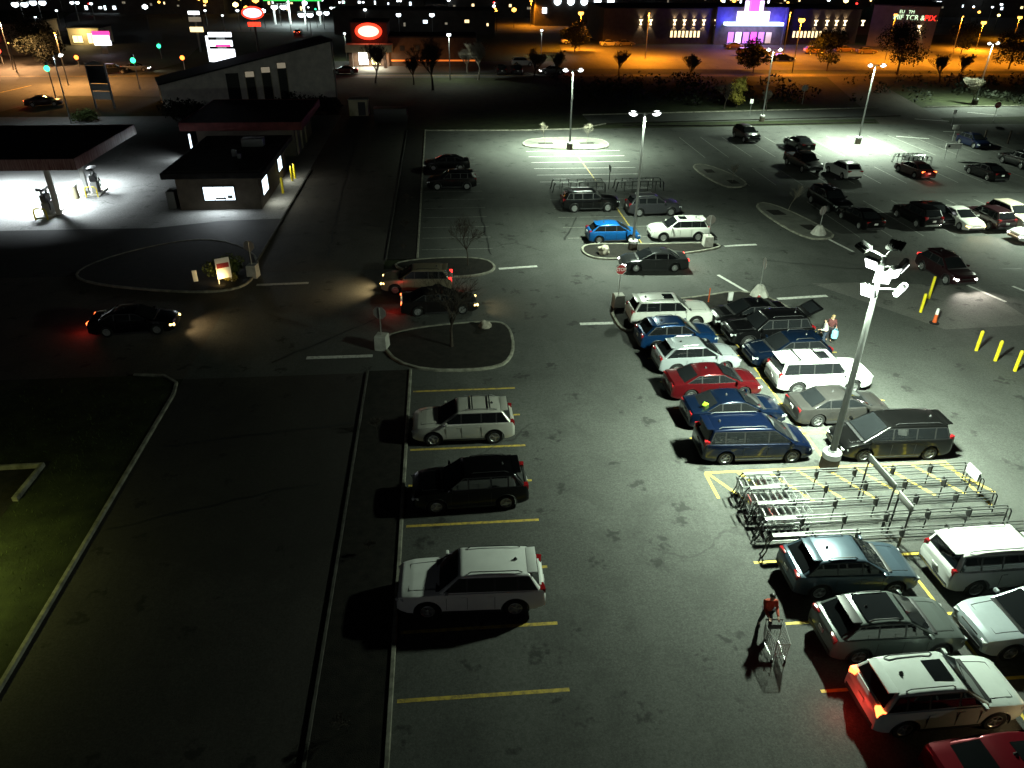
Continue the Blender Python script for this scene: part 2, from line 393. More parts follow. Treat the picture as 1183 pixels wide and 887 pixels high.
def window_meshes(s):
    xa, xb, xc, xd, zb, zr, yb, yr = cabin_geo(s)
    out = {}
    def front(t): return lerp(xa, xb, t)
    def rear(t): return lerp(xd, xc, t)
    def P(x, t, k, off=.007):
        y, z = lerp(yb, yr, t), lerp(zb, zr, t)
        n = Vector((0, (zr-zb), (yb-yr))).normalized()
        return Vector((x, k*(y+n.y*off), z+n.z*off))
    def screen(xf, t0, t1, w, sgn):
        nrm = Vector((sgn*(zr-zb), 0, abs(xf(0)-xf(1)))).normalized()
        pts = []
        for t, k in ((t0,-1),(t0,1),(t1,1),(t1,-1)):
            pts.append(Vector((xf(t), k*(lerp(yb, yr, t)-w), lerp(zb, zr, t))) + nrm*.007)
        mb = MB(); mid0 = (pts[0]+pts[1])/2+nrm*.03; mid1 = (pts[2]+pts[3])/2+nrm*.03
        mb.poly([pts[0], mid0, mid1, pts[3]]); mb.poly([mid0, pts[1], pts[2], mid1])
        for f in mb.bm.faces: f.smooth = True
        bmesh.ops.remove_doubles(mb.bm, verts=mb.bm.verts[:], dist=.0005)
        return mb
    out['windshield'] = screen(front, .10, .88, .10, 1).mesh('windshield', M['glass'])
    out['rear_window'] = screen(rear, .16, .84, .13, -1).mesh('rear_window', M['glass'])
    t0, t1 = .14, .80
    edges = list(s['pil'])
    segs = []
    prev = None
    for k, px in enumerate(edges + [None]):
        segs.append((prev, px)); prev = px
    win = []; sur = []
    for (a, c) in segs:
        for side in (1, -1):
            pts = []
            for t in (t0, t1):
                fx = front(t)-.13 if a is None else a-.035
                if a is None and s is KINDS['pickup']: fx = front(t)-.1
                pts.append(fx)
            rr = []
            for t in (t0, t1):
                rr.append(rear(t)+.13 if c is None else c+.035)
            if pts[0]-rr[0] < .15 or pts[1]-rr[1] < .04: continue
            mb = MB(); mb.poly([P(pts[0], t0, side), P(rr[0], t0, side), P(rr[1], t1, side), P(pts[1], t1, side)][::side])
            sur.append((side, pts, rr)); win.append(mb.mesh('side_window', M['glass'], recalc=False))
    out['side'] = win; out['surround'] = []
    for side in (1, -1):
        L_ = [q for q in sur if q[0] == side]; f_, r_ = L_[0][1], L_[-1][2]; ta, tb_ = t0-.04, t1+.05
        mb = MB(); mb.poly([P(f_[0]+.05, ta, side, .004), P(r_[0]-.06, ta, side, .004), P(r_[1]-.04, tb_, side, .004), P(f_[1]+.03, tb_, side, .004)][::side])
        out['surround'].append(mb.mesh('window_surround', M['trim'], recalc=False))
    mb = MB(); mb.poly([(xb-.12,-yr+.12,zr-.001),(xb-.12,yr-.12,zr-.001),(xc+.2,yr-.12,zr+.004),(xc+.2,-yr+.12,zr+.004)]) ; 
    for v in mb.bm.verts: v.co.z += .008
    out['roof_panel'] = mb.mesh('roof_panel', M['glass'])
    mb = MB(); mb.box((lerp(xb, xc, .22), 0, zr+.002), (.62, yr*1.05, .018), bev=.006); out['sunroof'] = mb.mesh('sunroof', M['glass'])
    return out
_cache = {}
def kind_parts(k):
    if k in _cache: return _cache[k]
    s = KINDS[k]; d = window_meshes(s); L, W = s['L'], s['W']
    d['body'] = body_mesh(s); d['tyre'] = wheel_mesh(s['r']); d['rim'] = rim_mesh(s['r'])
    xa, xb, xc, xd, zb, zr, yb, yr = cabin_geo(s)
    zn = interp(s['prof'], L/2-.12)
    for side, nm in ((1,'hl'),(-1,'hr')):
        mb = MB(); mb.box((L/2-.19, side*W/2*.66, zn-.13), (.32, .44, .13), mat=Matrix.Rotation(R(-side*24), 4, 'Z')@Matrix.Rotation(R(12), 4, 'Y'), bev=.03); d[nm] = mb.mesh('headlight', M['head_off'])
    tz, th, tw = s['tail']
    for side, nm in ((1,'tl'),(-1,'tr')):
        mb = MB(); mb.box((-L/2+.145, side*(W/2*.885-tw/2), tz), (.24, tw, th), mat=Matrix.Rotation(R(side*8), 4, 'Z'), bev=.02); d[nm] = mb.mesh('taillight', M['tail_off'])
    mb = MB(); mb.box((L/2-.06, 0, zn-.20), (.10, W*.42, .20), bev=.02); d['grille'] = mb.mesh('grille', M['trim'])
    mb = MB(); mb.box((L/2-.05, 0, s['gc']+.16), (.14, W*.72, .16), bev=.03); d['fbumper'] = mb.mesh('bumper', M['trim'])
    mb = MB(); mb.box((-L/2+.05, 0, s['gc']+.16), (.14, W*.80, .18), bev=.03); d['rbumper'] = mb.mesh('bumper', M['trim'])
    mb = MB(); mb.box((-L/2-.008, 0, (.80 if k != 'sedan' else .74)), (.03, .31, .155), bev=.004); d['plate'] = mb.mesh('number_plate', M['plate'])
    for side, nm in ((1,'ml'),(-1,'mr')):
        mb = MB(); mb.box((xa-.32, side*(W/2*.925+.11), zb+.11), (.11, .20, .14), bev=.03); mb.box((xa-.33, side*(W/2*.925+.01), zb+.07), (.06, .12, .05)); d[nm] = mb.mesh('mirror', M['trim'])
    for side, nm in ((1,'rl'),(-1,'rr_')):
        mb = MB(); y = side*(yr-.10)
        mb.tube([(xb-.25,y,zr-.01),(xb-.35,y,zr+.055),(xc+.4,y,zr+.055),(xc+.25,y,zr-.02)], .018, 6); d[nm] = mb.mesh('roof_rail', M['trim'])
    d['bars'] = []
    for x in (lerp(xb,xc,.32), lerp(xb,xc,.72)):
        mb = MB(); mb.box((x, 0, zr+.06), (.06, yr*2-.2, .025), bev=.006); d['bars'].append(mb.mesh('roof_bar', M['trim']))
    hs = []
    for x in (s['pil'][0]+.12, (s['pil'][1] if len(s['pil']) > 1 else s['pil'][0])+.14):
        for side in (1, -1):
            mb = MB(); mb.box((x, side*W/2*.975, s['belt']-.13), (.19, .035, .03), bev=.008); hs.append(mb.mesh('door_handle', M['trim']))
    d['handles'] = hs
    mb = MB(); mb.box((xa-.02, 0, zb+.035), (.16, yb*1.72, .05), bev=.015); d['cowl'] = mb.mesh('wiper_cowl', M['trim'])
    mb = MB(); yh = W/2*.70; pts = []
    for x in (xa+.04, (xa+L/2)/2, L/2-.42): pts.append((x, -yh*(1-.10*(x-xa)/(L/2-xa)), interp(s['prof'], x)+(.022 if x < L/2-.5 else .02)))
    mb.tube(pts + [(p[0], -p[1], p[2]) for p in pts[::-1]], .011, 5); d['bonnet'] = mb.mesh('bonnet_gap', M['trim'])
    mb = MB(); mb.box((xc-.10, 0, zr-.055), (.34, yr*1.72, .045), mat=Matrix.Rotation(R(4), 4, 'Y'), bev=.018); d['spoiler'] = mb.mesh('spoiler', M['trim'])
    mb = MB(); mb.lathe([(.07,0),(.04,.05),(.012,.09),(0,.095)], (xc+.45, 0, zr-.005), 8); d['fin'] = mb.mesh('roof_fin', M['trim'])
    d['arch'] = []
    for xw in s['ax']:
        for side in (1, -1):
            mb = MB(); y = side*(W/2-.012 - (.03 if abs(xw) > 1.6 else 0)); ra = s['r']+.075
            mb.tube([(xw+ra*math.cos(t), y, s['r']+ra*math.sin(t)) for t in [math.pi*k/14 for k in range(-1, 16)]], .022, 5); d['arch'].append(mb.mesh('arch_trim', M['trim']))
    # shut lines between the doors and along the wings
    d['seams'] = []; d['sill'] = []
    for x in [xa-.30] + list(s['pil'][:2]):
        for side in (1, -1):
            y = W/2*1.0; z0, z1 = s['gc']+.12, s['belt']-.04; mb = MB()
            mb.box((x, side*(y-.004), (z0+z1)/2-.03), (.014, .012, z1-z0-.10)); d['seams'].append(mb.mesh('door_gap', M['trim']))
    for side in (1, -1):
        mb = MB(); mb.box(((s['ax'][0]+s['ax'][1])/2, side*(W/2*.985), s['gc']+.03), (abs(s['ax'][0]-s['ax'][1])-2*s['r']-.2, .05, .10), bev=.015); d['sill'].append(mb.mesh('sill', M['trim']))
    if k == 'pickup':
        mb = MB(); mb.box((-1.83, 0, 1.155), (1.85, 1.56, .05), bev=.01); d['bed'] = mb.mesh('bed_cover', M['trim'])
    _cache[k] = d; return d

PAINTS = {}
def P_(c, metal=.35, rough=.28):
    key = (c, metal)
    if key not in PAINTS: PAINTS[key] = paint('car_paint', c, metal, rough)
    return PAINTS[key]
def car(kind, label, x, y, hd, color, cat='car', group=None, near=True, head=None, tail=None, roof=None, sun=False, bars=False, metal=.35, chrome=False, glass=None, name=None, beams=True, hatch=None, railcol=None):
    s = KINDS[kind]; d = kind_parts(kind)
    nm = name or {'suv':'suv','bigsuv':'suv','longsuv':'suv','crossover':'crossover_car','sedan':'sedan_car','hatch':'hatchback_car','minivan':'minivan','pickup':'pickup_truck'}[kind]
    t = thing(nm, label, cat, (x, y, 0), hd, group)
    pm = P_(color, metal); g = M['glass'] if glass is None else glass
    inst('body', d['body'], t, mat=pm)
    inst('windshield', d['windshield'], t, mat=g); inst('rear_window', d['rear_window'], t, mat=g)
    for w in d['surround']: inst('window_surround', w, t)
    for w in d['side']: inst('side_window', w, t, mat=g)
    for xw in s['ax']:
        for side in (1, -1):
            w = inst('wheel', d['tyre'], t, (xw, side*(s['W']/2-.125), s['r']), (0, 0, 0 if side < 0 else math.pi))
            inst('rim', d['rim'], w)
    hm = M['head_off'] if not head else M[head]; tm = M['tail_off'] if not tail else M[tail]
    inst('headlight', d['hl'], t, mat=hm); inst('headlight', d['hr'], t, mat=hm)
    inst('taillight', d['tl'], t, mat=tm); inst('taillight', d['tr'], t, mat=tm)
    inst('grille', d['grille'], t); inst('bumper', d['fbumper'], t); inst('bumper', d['rbumper'], t, mat=M['chrome'] if chrome else None)
    inst('number_plate', d['plate'], t); inst('mirror', d['ml'], t, mat=pm); inst('mirror', d['mr'], t, mat=pm)
    if near:
        for h in d['handles']: inst('door_handle', h, t, mat=M['chrome'] if chrome else pm)
        
        for q in d['seams']: inst('door_gap', q, t)
        for q in d['sill']: inst('sill', q, t)
        inst('wiper_cowl', d['cowl'], t); inst('bonnet_gap', d['bonnet'], t)
        if kind in ('suv','longsuv','crossover','hatch','minivan','bigsuv'): inst('spoiler', d['spoiler'], t, mat=pm if not roof else None)
        if kind != 'bigsuv': inst('roof_fin', d['fin'], t)
        if kind in ('suv','crossover','longsuv'):
            for q in d['arch']: inst('arch_trim', q, t)
    if s['rails'] and near:
        rc = M['alloy'] if railcol == 'alloy' else M['trim']
        inst('roof_rail', d['rl'], t, mat=rc); inst('roof_rail', d['rr_'], t, mat=rc)
    for q in (d['bars'] if bars else ()): inst('roof_bar', q, t)
    if roof: inst('roof_panel', d['roof_panel'], t, mat=roof if roof != 'glass' else M['glass'])
    if sun: inst('sunroof', d['sunroof'], t)
    if kind == 'pickup': inst('bed_cover', d['bed'], t)
    if hatch:
        xa, xb, xc, xd, zb, zr, yb, yr = cabin_geo(s)
        mb = MB(); mb.box((0,0,0), (1.0, 1.4, .09), bev=.04); o = mb.build('tailgate', pm, t, (xc-.42, 0, zr+.22)); o.rotation_euler.y = R(28)
        mb = MB(); mb.box((0,0,-.045), (.62, 1.15, .02)); mb.build('rear_window', M['glass'], o, (-.05, 0, .085))
    if head and beams:
        for side in (1, -1):
            lamp('headlight_beam', 'SPOT', (s['L']/2+.08, side*s['W']*.33, .68), beams if isinstance(beams, (int, float)) and beams is not True else 260, (1, .93, .8) if head != 'head_warm' else (1, .72, .35), t, spot_size=R(120), spot_blend=1, shadow_soft_size=.10, aim=(1, 0, -.02))
    if tail:
        lamp('taillight_glow', 'POINT', (-s['L']/2-.55, 0, .62), 6 if tail == 'tail_on' else 16, (1, .05, .03), t, shadow_soft_size=.25)
    return t

# ------------------------------------------------------------------ ground and paving (metres; x right, y away from the camera)
def sheet(name, pts, z, mat, kind='structure'):
    b = MB(); b.poly([(p[0], p[1], z) for p in pts]); o = b.build(name, mat, recalc=False); tag(o, kind=kind); return o
def rect(x0, y0, x1, y1): return [(x0,y0),(x1,y0),(x1,y1),(x0,y1)]
sheet('ground', rect(-1500,-300,1500,2500), -.02, M['grass'])
sheet('parking_lot', [(-14.3,-20),(140,-20),(140,60),(128,100),(60,103),(30,101.5),(-2.3,100.6),(-2.3,52),(-14.3,52)], .0, M['asphalt'])
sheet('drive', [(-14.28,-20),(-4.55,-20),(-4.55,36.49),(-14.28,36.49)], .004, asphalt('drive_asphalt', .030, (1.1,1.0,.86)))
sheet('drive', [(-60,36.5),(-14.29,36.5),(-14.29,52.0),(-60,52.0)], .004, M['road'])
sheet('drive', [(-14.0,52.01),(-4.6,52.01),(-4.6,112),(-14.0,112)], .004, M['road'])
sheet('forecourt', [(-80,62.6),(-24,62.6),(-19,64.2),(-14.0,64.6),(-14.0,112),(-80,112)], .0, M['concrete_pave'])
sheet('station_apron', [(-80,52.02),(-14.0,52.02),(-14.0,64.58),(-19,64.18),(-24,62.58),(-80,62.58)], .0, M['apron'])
sheet('service_road', [(20,104.5),(140,110),(140,117.5),(66,114.6),(20,110.6)], .004, M['asphalt'])
sheet('service_road', [(60,102.5),(70,102.2),(82,150),(74,150)], .008, M['road'])
sheet('road', [(-140,149),(160,147),(160,151.5),(-140,153.5)], .004, M['far_asphalt'])
sheet('road', [(-92,116),(-62,112.5),(-52,170),(-66,260),(-100,260)], .008, M['far_asphalt'])
sheet('road', [(-200,140),(-40,128),(-40,149.5),(-200,166)], .012, M['far_asphalt'])
sheet('restaurant_lot', [(-22,155),(26,154),(30,172),(-22,172)], .004, M['far_asphalt'])
sheet('cinema_lot', [(26,160),(170,152),(175,205),(30,205)], .010, M['far_asphalt'])
sheet('far_lot', [(-110,240),(230,230),(260,420),(-160,420)], .006, M['far_asphalt'])

# kerbs: a low wall of concrete swept along a line
def kerb_run(pts, w=.16, h=.13, closed=False, name='kerb', mat='kerb'):
    pts = [Vector((*p[:2], 0)) for p in pts]; n = len(pts); b = MB(); L = []; Q = []
    for i, p in enumerate(pts):
        a = pts[i-1] if (i or closed) else p; c = pts[(i+1) % n] if (i < n-1 or closed) else p
        d = ((c-p).normalized() if (c-p).length else Vector()) + ((p-a).normalized() if (p-a).length else Vector())
        d.normalize(); q = Vector((-d.y, d.x, 0))*w/2
        L.append(p+q); Q.append(p-q)
    m = n if closed else n-1
    up = Vector((0,0,h)); bev = .025
    for i in range(m):
        j = (i+1) % n
        A, B, C, D = L[i], L[j], Q[i], Q[j]
        ia, ib, ic, id_ = A.lerp(C,.14)+up, B.lerp(D,.14)+up, C.lerp(A,.14)+up, D.lerp(B,.14)+up
        u2 = Vector((0,0,h-bev))
        b.poly([A,B,B+u2,A+u2]); b.poly([A+u2,B+u2,ib,ia]); b.poly([ia,ib,id_,ic]); b.poly([ic,id_,D+u2,C+u2]); b.poly([C+u2,D+u2,D,C])
    if not closed:
        for i in (0, n-1): b.poly([L[i],L[i]+up,Q[i]+up,Q[i]])
    o = b.build(name, M[mat], sharp=25); tag(o, kind='structure'); return o
def smooth(pts, it=2):
    pts = [tuple(p[:2]) for p in pts]
    for _ in range(it):
        q = []
        for a, b in zip(pts, pts[1:]+pts[:1]):
            q += [(a[0]*.75+b[0]*.25, a[1]*.75+b[1]*.25), (a[0]*.25+b[0]*.75, a[1]*.25+b[1]*.75)]
        pts = q
    return pts
def island(pts, mat, it=2, kw=.18):
    c = smooth(pts, it)
    kerb_run(c, kw, .13, True)
    b = MB(); b.poly([(x, y, .10) for x, y in c]); o = b.build('island', M[mat]); tag(o, kind='structure'); return c
is525 = island([(-4.3,40.6),(-2.6,36.6),(2.4,36.2),(3.7,38),(3.7,42.0),(2.4,42.6),(-2.2,41.9)], 'mulch')
is510 = island([(-4.4,52.7),(-1.0,50.0),(2.4,50.2),(3.7,51.7),(2.7,53.9),(-2.0,53.9)], 'mulch')
is740 = island([(10.6,56.0),(10.4,54.2),(11.5,52.8),(16,53.2),(21.6,54.8),(21.3,56.1),(16,56.0),(12,56.4)], 'mulch')
is815 = island([(10.4,44.6),(10.4,40.8),(11.3,40.6),(12,43.0),(17,43.2),(21.6,41.0),(22.4,43.0),(20.6,46.6),(16,45.2)], 'mulch')
is915 = island([(28.0,66.0),(30.2,67.0),(32.2,58.0),(31,56.2),(28.8,56.8)], 'island_conc')
is830 = island([(26.6,81.0),(28.8,81.6),(30.8,74),(29.2,71.8),(27.4,72.4)], 'island_conc')
is650 = island([(9.3,92.3),(11,95.6),(19.2,95.4),(20.2,91.6),(18.4,88.8),(10.4,90.2)], 'island_conc')
isgas = island([(-26.5,53.0),(-25,50.6),(-18.6,48.6),(-14.6,48.4),(-13.4,50.4),(-14.2,56),(-19,60),(-24,57)], 'mulch')
for q in ([(27.6,79.0),(28.5,79.0),(28.5,77.6),(27.6,77.6)],[(28.6,74.6),(29.5,74.6),(29.6,73.2),(28.7,73.2)],[(28.7,64.3),(29.9,64.3),(30.1,62.8),(28.9,62.8)],[(30,60.0),(31.1,60.0),(31.3,58.6),(30.2,58.6)],[(11.4,92.8),(13.2,92.8),(13.3,91.9),(11.5,91.9)],[(16.4,92.6),(18.1,92.6),(18.2,91.8),(16.5,91.8)]):
    sheet('tree_pit', q, .105, M['mulch'])
# planting strip between the drive and the lot
for y0, y1 in ((-10, 36.6), (53.9, 101)):
    b = MB(); b.prism(rect(-4.45,y0,-2.28,y1), 0, .07); tag(b.build('planting_strip', M['mulch']), kind='structure')
    kerb_run([(-2.2,y0),(-2.2,y1)], .15, .14); kerb_run([(-4.52,y0),(-4.52,y1)], .12, .10, mat='kerb_dark')
kerb_run([(-2.2,100.7),(10,100.3),(18,101.0),(22,104.2)], .2, .14)
kerb_run([(24,102.9),(36,102.3),(52,103.3),(60,104.0)], .25, .14, mat='mulch')
kerb_run([(22,104.4),(66,108.3)], .2, .12, mat='mulch'); kerb_run([(20,110.7),(66,114.9)], .2, .13); kerb_run([(74,115.2),(140,117.8)], .2, .13)
# grass west of the drive with its kerb, sunk planter corner
b = MB(); wg = [(-80,-10),(-14.4,-10),(-14.4,34.6),(-14.6,35.8),(-15.4,36.6),(-17,36.9),(-80,36.9)]
b.prism(wg, 0, .09); tag(b.build('grass_bank', M['grass']), kind='structure')
kerb_run([(-14.3,-10),(-14.3,34.8),(-14.5,36.0),(-15.4,36.85),(-17,37.05)], .17, .14)
kerb_run([(-40,28.3),(-18.1,28.7),(-18.15,26.3)], .22, .30); sheet('planter_bed', [(-40,28.2),(-18.2,28.6),(-18.3,20),(-40,20)], .10, M['mulch'])
kerb_run([(-14.0,52.3),(-13.8,80.9)], .16, .13, mat='kerb_dark')
sheet('light_patch', [(25.5,47.4),(30.6,39.6),(37,39.9),(37,46.0),(30,47.4)], .004, asphalt('light_patch_asphalt', .105, (1.04,1.02,.94)))  # paler sheet paints the pool of light beside the bollards

# ------------------------------------------------------------------ painted markings
def stripes(name, segs, w, mat, z=.006):
    b = MB()
    for a, c in segs:
        a = Vector((*a, z)); c = Vector((*c, z)); d = (c-a).normalized(); q = Vector((-d.y, d.x, 0))*w/2
        b.poly([a-q, c-q, c+q, a+q])
    tag(b.build(name, M[mat], recalc=False), kind='structure')
py = 2.72
stripes('stall_lines', [((-2.0,y),(3.35,y)) for y in (15.45,18.15,20.9,23.6,26.25,28.95,31.65,34.3)], .14, 'yellow_line')
stripes('stall_lines', [((-1.9,y),(3.6,y)) for y in (56,58.7,61.4,64.1,66.8,69.5,72.2,74.9,77.6,80.3,83,85.7)], .10, 'faint_line')
rowA = [28.95,31.67,34.4,37.1,39.85]
stripes('stall_lines', [((11.2,y),(22.4,y)) for y in rowA] + [((16.9,26.4),(16.9,41.6))], .11, 'yellow_line', .008)
stripes('stall_lines', [((11.2,y),(22.4,y)) for y in (9.3,12.0,14.75,17.5)] + [((16.95,8),(16.95,20.6))], .12, 'yellow_fresh', .008)
stripes('stall_lines', [((9.8,y),(21,y)) for y in (58.0,60.7,63.5,66.2,68.9)], .10, 'faint_line', .008)
stripes('stall_lines', [((9.6,y),(20.6,y)) for y in (75.2,77.9,80.6,83.3,86.0,88.6)], .10, 'white_line', .008)
stripes('stall_lines', [((15.5,56.3),(15.5,70.4)),((15.35,73.5),(15.2,88.6))], .12, 'yellow_line', .010)
# hatched corral zone
hz = [((11.1,26.2),(22.4,26.2)),((11.1,26.15),(11.12,24.4)),((22.35,26.15),(22.45,23.0)),((11.2,20.5),(17.8,20.5))]
for k in range(9):
    x = 11.2+1.35*k; hz.append(((x,26.15),(x+1.9*.62,23.9)))
stripes('corral_hatching', hz, .13, 'yellow_fresh', .012)
stripes('stop_lines', [((3.75,51.6),(6.6,51.95)),((8.1,41.9),(10.2,41.9)),((-8.1,38.5),(-4.4,38.5)),((-13.1,49.6),(-9.6,49.75)),((22,44.9),(25.6,45.2)),((21.9,55.4),(24.6,55.6))], .34, 'white_line', .010)
stripes('lane_lines', [((19.4,49.4),(20.4,46.2)),((30.9,57.0),(31.6,53.5)),((36.4,46.4),(37.2,43.4)),((39.5,46.0),(40.6,42.4)),((66,97.6),(70,96.6)),((67.0,106.2),(71,104.4)),((78,111.0),(81,108.6)),((58.0,94.9),(61.5,93.3)),((36.6,33.4),(39,33.0)),((36.5,33.4),(37.3,31.5))], .24, 'white_line', .010)
far_st = []
for k in range(15):
    x = 29.6+2.75*k
    far_st += [((x,84.6),(x+.1,95.5)), ((x+.8,72.8),(x+.9,79.6))]
for k in range(9):
    x = 33.8+2.75*k; far_st.append(((x,56.8),(x,67)))
stripes('stall_lines', far_st, .10, 'faint_line', .008)
stripes('road_lines', [((-140,151.4),(160,149.4)),((-150,147),(-100,143.5)),((-72,120),(-68,140))], .25, 'yellow_line', .016)
# tar-sealed cracks across the lot
tb = MB()
def crack(pts, w=.09, seed=1):
    rr = random.Random(seed); full = []
    for a, c in zip(pts, pts[1:]):
        n = max(2, int(math.dist(a, c)/.8))
        for i in range(n):
            t = i/n; full.append((lerp(a[0],c[0],t)+rr.uniform(-.14,.14), lerp(a[1],c[1],t)+rr.uniform(-.14,.14)))
    full.append(pts[-1])
    for a, c in zip(full, full[1:]):
        a = Vector((*a, .005)); c = Vector((*c, .005)); d = (c-a).normalized(); q = Vector((-d.y,d.x,0))*w/2*rr.uniform(.5,1.4)
        tb.poly([a-q, c-q, c+q, a+q])
for i, c in enumerate([[(3.3,54.5),(3.0,68)],[(-2,66.5),(12,67.3),(22,66)],[(9.4,57.5),(11.5,63.8)],[(-13.8,63),(-4.7,62)],[(-13.8,71),(-4.7,72)],[(-9,55),(-10.5,95)],[(-13.5,30),(-4.7,31.5)],[(-13.8,24.4),(-4.6,27.2)],
                       [(4,96),(8,87),(12,82)],[(20,92),(26,83),(30,78)],[(-1.5,76),(10,79),(18,75.5)],[(21,100),(24,91),(33,84)],[(36,86),(44,84),(60,86)],[(27,71),(40,70),(60,68.5)],[(24,52),(30,50),(45,49)],[(34,68.8),(46,66),(60,62)],[(5,92),(2,98)],[(0,86),(9,85.2)],[(12,99),(22,86.5)],[(-10,38),(-4,44),(3,45.5)]]):
    crack(c, .13, i)
tag(tb.build('crack_seal', M['tar'], recalc=False), kind='structure')

# ------------------------------------------------------------------ cars (wheel tracks measured on the ground)
GL = 'cars parked in the row along the planting strip'; GA = 'cars parked west of the tall lamp'; GB = 'cars parked east of the tall lamp'
GC = 'cars parked in front of the trolley bays'; GD = 'cars parked in the far bays'; GM = 'moving cars'
W_ = (.62,.63,.62); K_ = (.003,.003,.0035)
PI = math.pi
car('suv', 'silver suv with roof bars nosed in to the planting strip, nearest the crossing', .5, 30.1, PI, (.58,.57,.51), 'suv', GL, bars=True, railcol='alloy')
car('suv', 'black suv parked between the silver suv and the white suv at the planting strip', .62, 25.2, PI+.03, K_, 'suv', GL)
car('longsuv', 'large white suv with black roof rails nosed in to the planting strip', .45, 19.55, PI-.03, (.80,.82,.79), 'suv', GL, metal=0)
car('minivan', 'dark blue minivan parked beside the yellow hatching', 13.7, 27.65, -.02, (.0015,.005,.019), 'minivan', GA, railcol='alloy')
o = car('sedan', 'dark blue sedan between the blue minivan and the red car', 13.75, 30.45, .02, (.002,.006,.018), group=GA)
mb = MB(); mb.box((-1.55, -.45, 1.02), (.50, .05, .20), mat=Matrix.Rotation(R(35),4,'Y')@Matrix.Rotation(R(20),4,'Z'), bev=.01); tag(mb.build('safety_vest', plain('lime_cloth', (.42,.75,.03), .8), None, (13.75,30.45,.17)), 'lime green vest lying behind the rear glass of the dark blue sedan', 'vest')
car('sedan', 'red sedan parked between the dark blue sedan and the silver crossover', 13.6, 33.2, .03, (.075,.004,.006), group=GA)
car('crossover', 'silver grey crossover parked between the red sedan and the bright blue wagon', 13.55, 35.9, .04, (.36,.39,.41), 'crossover', GA, railcol='alloy')
car('crossover', 'bright blue crossover parked beside the white suv near the stop sign', 13.2, 38.7, .03, (.004,.026,.085), 'crossover', GA)
car('longsuv', 'white suv parked at the end of the row against the mulch island', 13.6, 41.75, -.01, (.60,.60,.56), 'suv', GA, sun=True, metal=0)
car('minivan', 'black minivan parked beside the foot of the tall lamp', 20.1, 27.4, PI-.02, (.003,.003,.003), 'minivan', GB)
car('sedan', 'dark grey sedan parked behind the tall lamp post', 19.1, 30.4, .03, (.035,.033,.032), group=GB)
car('bigsuv', 'boxy white suv with roof bars and sunroof behind the grey sedan', 19.45, 33.4, 0, W_, 'suv', GB, bars=True, sun=True, metal=0)
car('crossover', 'navy crossover parked just behind the boxy white suv', 18.9, 36.25, PI+.04, (.002,.006,.016), 'crossover', GB)
car('longsuv', 'black suv with raised tailgate beside the two shoppers', 18.8, 38.9, PI+.04, K_, 'suv', GB, hatch=True)
car('sedan', 'black sedan parked against the mulch island with the hydrant', 18.6, 41.4, PI+.06, K_, group=GB)
car('crossover', 'slate blue crossover parked directly in front of the trolley bays', 14.15, 19.35, -.02, (.05,.072,.095), 'crossover', GC)
car('crossover', 'grey crossover with black glass roof next to the slate blue one', 14.15, 16.55, 0, (.11,.125,.12), 'crossover', GC, roof='glass', tail=None, sun=False)
car('suv', 'white suv with glowing brake lights and dark sunroof', 14.25, 13.95, .02, (.56,.60,.58), 'suv', GC, tail='brake_hot', sun=True, metal=0)
car('sedan', 'dark red car cut off by the lower edge of the picture', 15.2, 11.35, .02, (.13,.006,.012), group=GC, sun=True)
car('bigsuv', 'white suv with chrome bumper next to the trolley bay ends', 19.9, 19.15, .02, (.64,.65,.63), 'suv', GC, metal=0, chrome=True, bars=False)
car('suv', 'pale silver suv facing the row of parked crossovers', 19.2, 16.35, PI+.03, (.42,.47,.50), 'suv', GC)
car('sedan', 'dark car with warm lit lamps at the right edge of the picture', 19.75, 12.95, PI, (.05,.05,.045), group=GC, head='head_warm', beams=40)
# upper middle
car('longsuv', 'black suv parked beside the small far trolley bay', 12.9, 65.75, .02, K_, 'suv', GD, railcol='alloy')
car('suv', 'dark grey suv parked next to the second lamp post', 18.3, 64.2, .02, (.035,.035,.04), 'suv', GD, railcol='alloy')
car('hatch', 'bright blue hatchback parked at the small mulch island', 13.3, 57.35, .03, (.006,.10,.33), 'hatchback', GD, metal=.2)
car('suv', 'white suv with sunroof parked beside the blue hatchback', 18.7, 57.55, PI, (.62,.63,.58), 'suv', GD, sun=True, metal=0)
car('sedan', 'black sedan parked farthest up the planting strip', .35, 80.9, PI, K_, group=GD)
car('suv', 'black suv parked at the planting strip next to the far black sedan', .75, 73.5, PI, K_, 'suv', GD)
# right upper
car('suv', 'black suv parked at the far edge of the lot near the road', 37.6, 93.6, -PI/2+.06, K_, 'suv', GD, near=False)
car('sedan', 'black sedan parked beside the black pickup in the far bays', 42.3, 88.8, PI/2+.06, K_, group=GD, near=False)
car('pickup', 'black pickup truck parked in the far bays', 38.6, 79.2, -PI/2+.06, K_, 'pickup', GD, near=False)
car('crossover', 'white hatchback showing its tail beside the black pickup', 41.6, 76.0, PI/2+.06, (.6,.61,.58), 'hatchback', GD, near=False, metal=0)
car('longsuv', 'black suv parked at the concrete island with the pale sign', 34.9, 65.0, -PI/2+.06, K_, 'suv', GD, near=False)
car('sedan', 'black sedan parked at the aisle end beside the concrete island', 35.4, 60.2, PI/2+.06, K_, group=GD, near=False)
car('sedan', 'dark car with bright red brake lights by the far trolley bay', 49.4, 76.0, PI/2+.06, (.03,.003,.004), group=GD, near=False, tail='brake_hot')
car('hatch', 'dark blue hatchback parked before the wooden posts', 64.4, 89.0, -PI/2+.06, (.006,.010,.03), 'hatchback', GD, near=False)
car('sedan', 'black sedan parked right of the car with red brake lights', 56.6, 74.8, PI/2+.06, K_, group=GD, near=False)
car('suv', 'black suv partly out of the frame beside the right edge', 63.4, 79.2, PI/2+.06, K_, 'suv', GD, near=False)
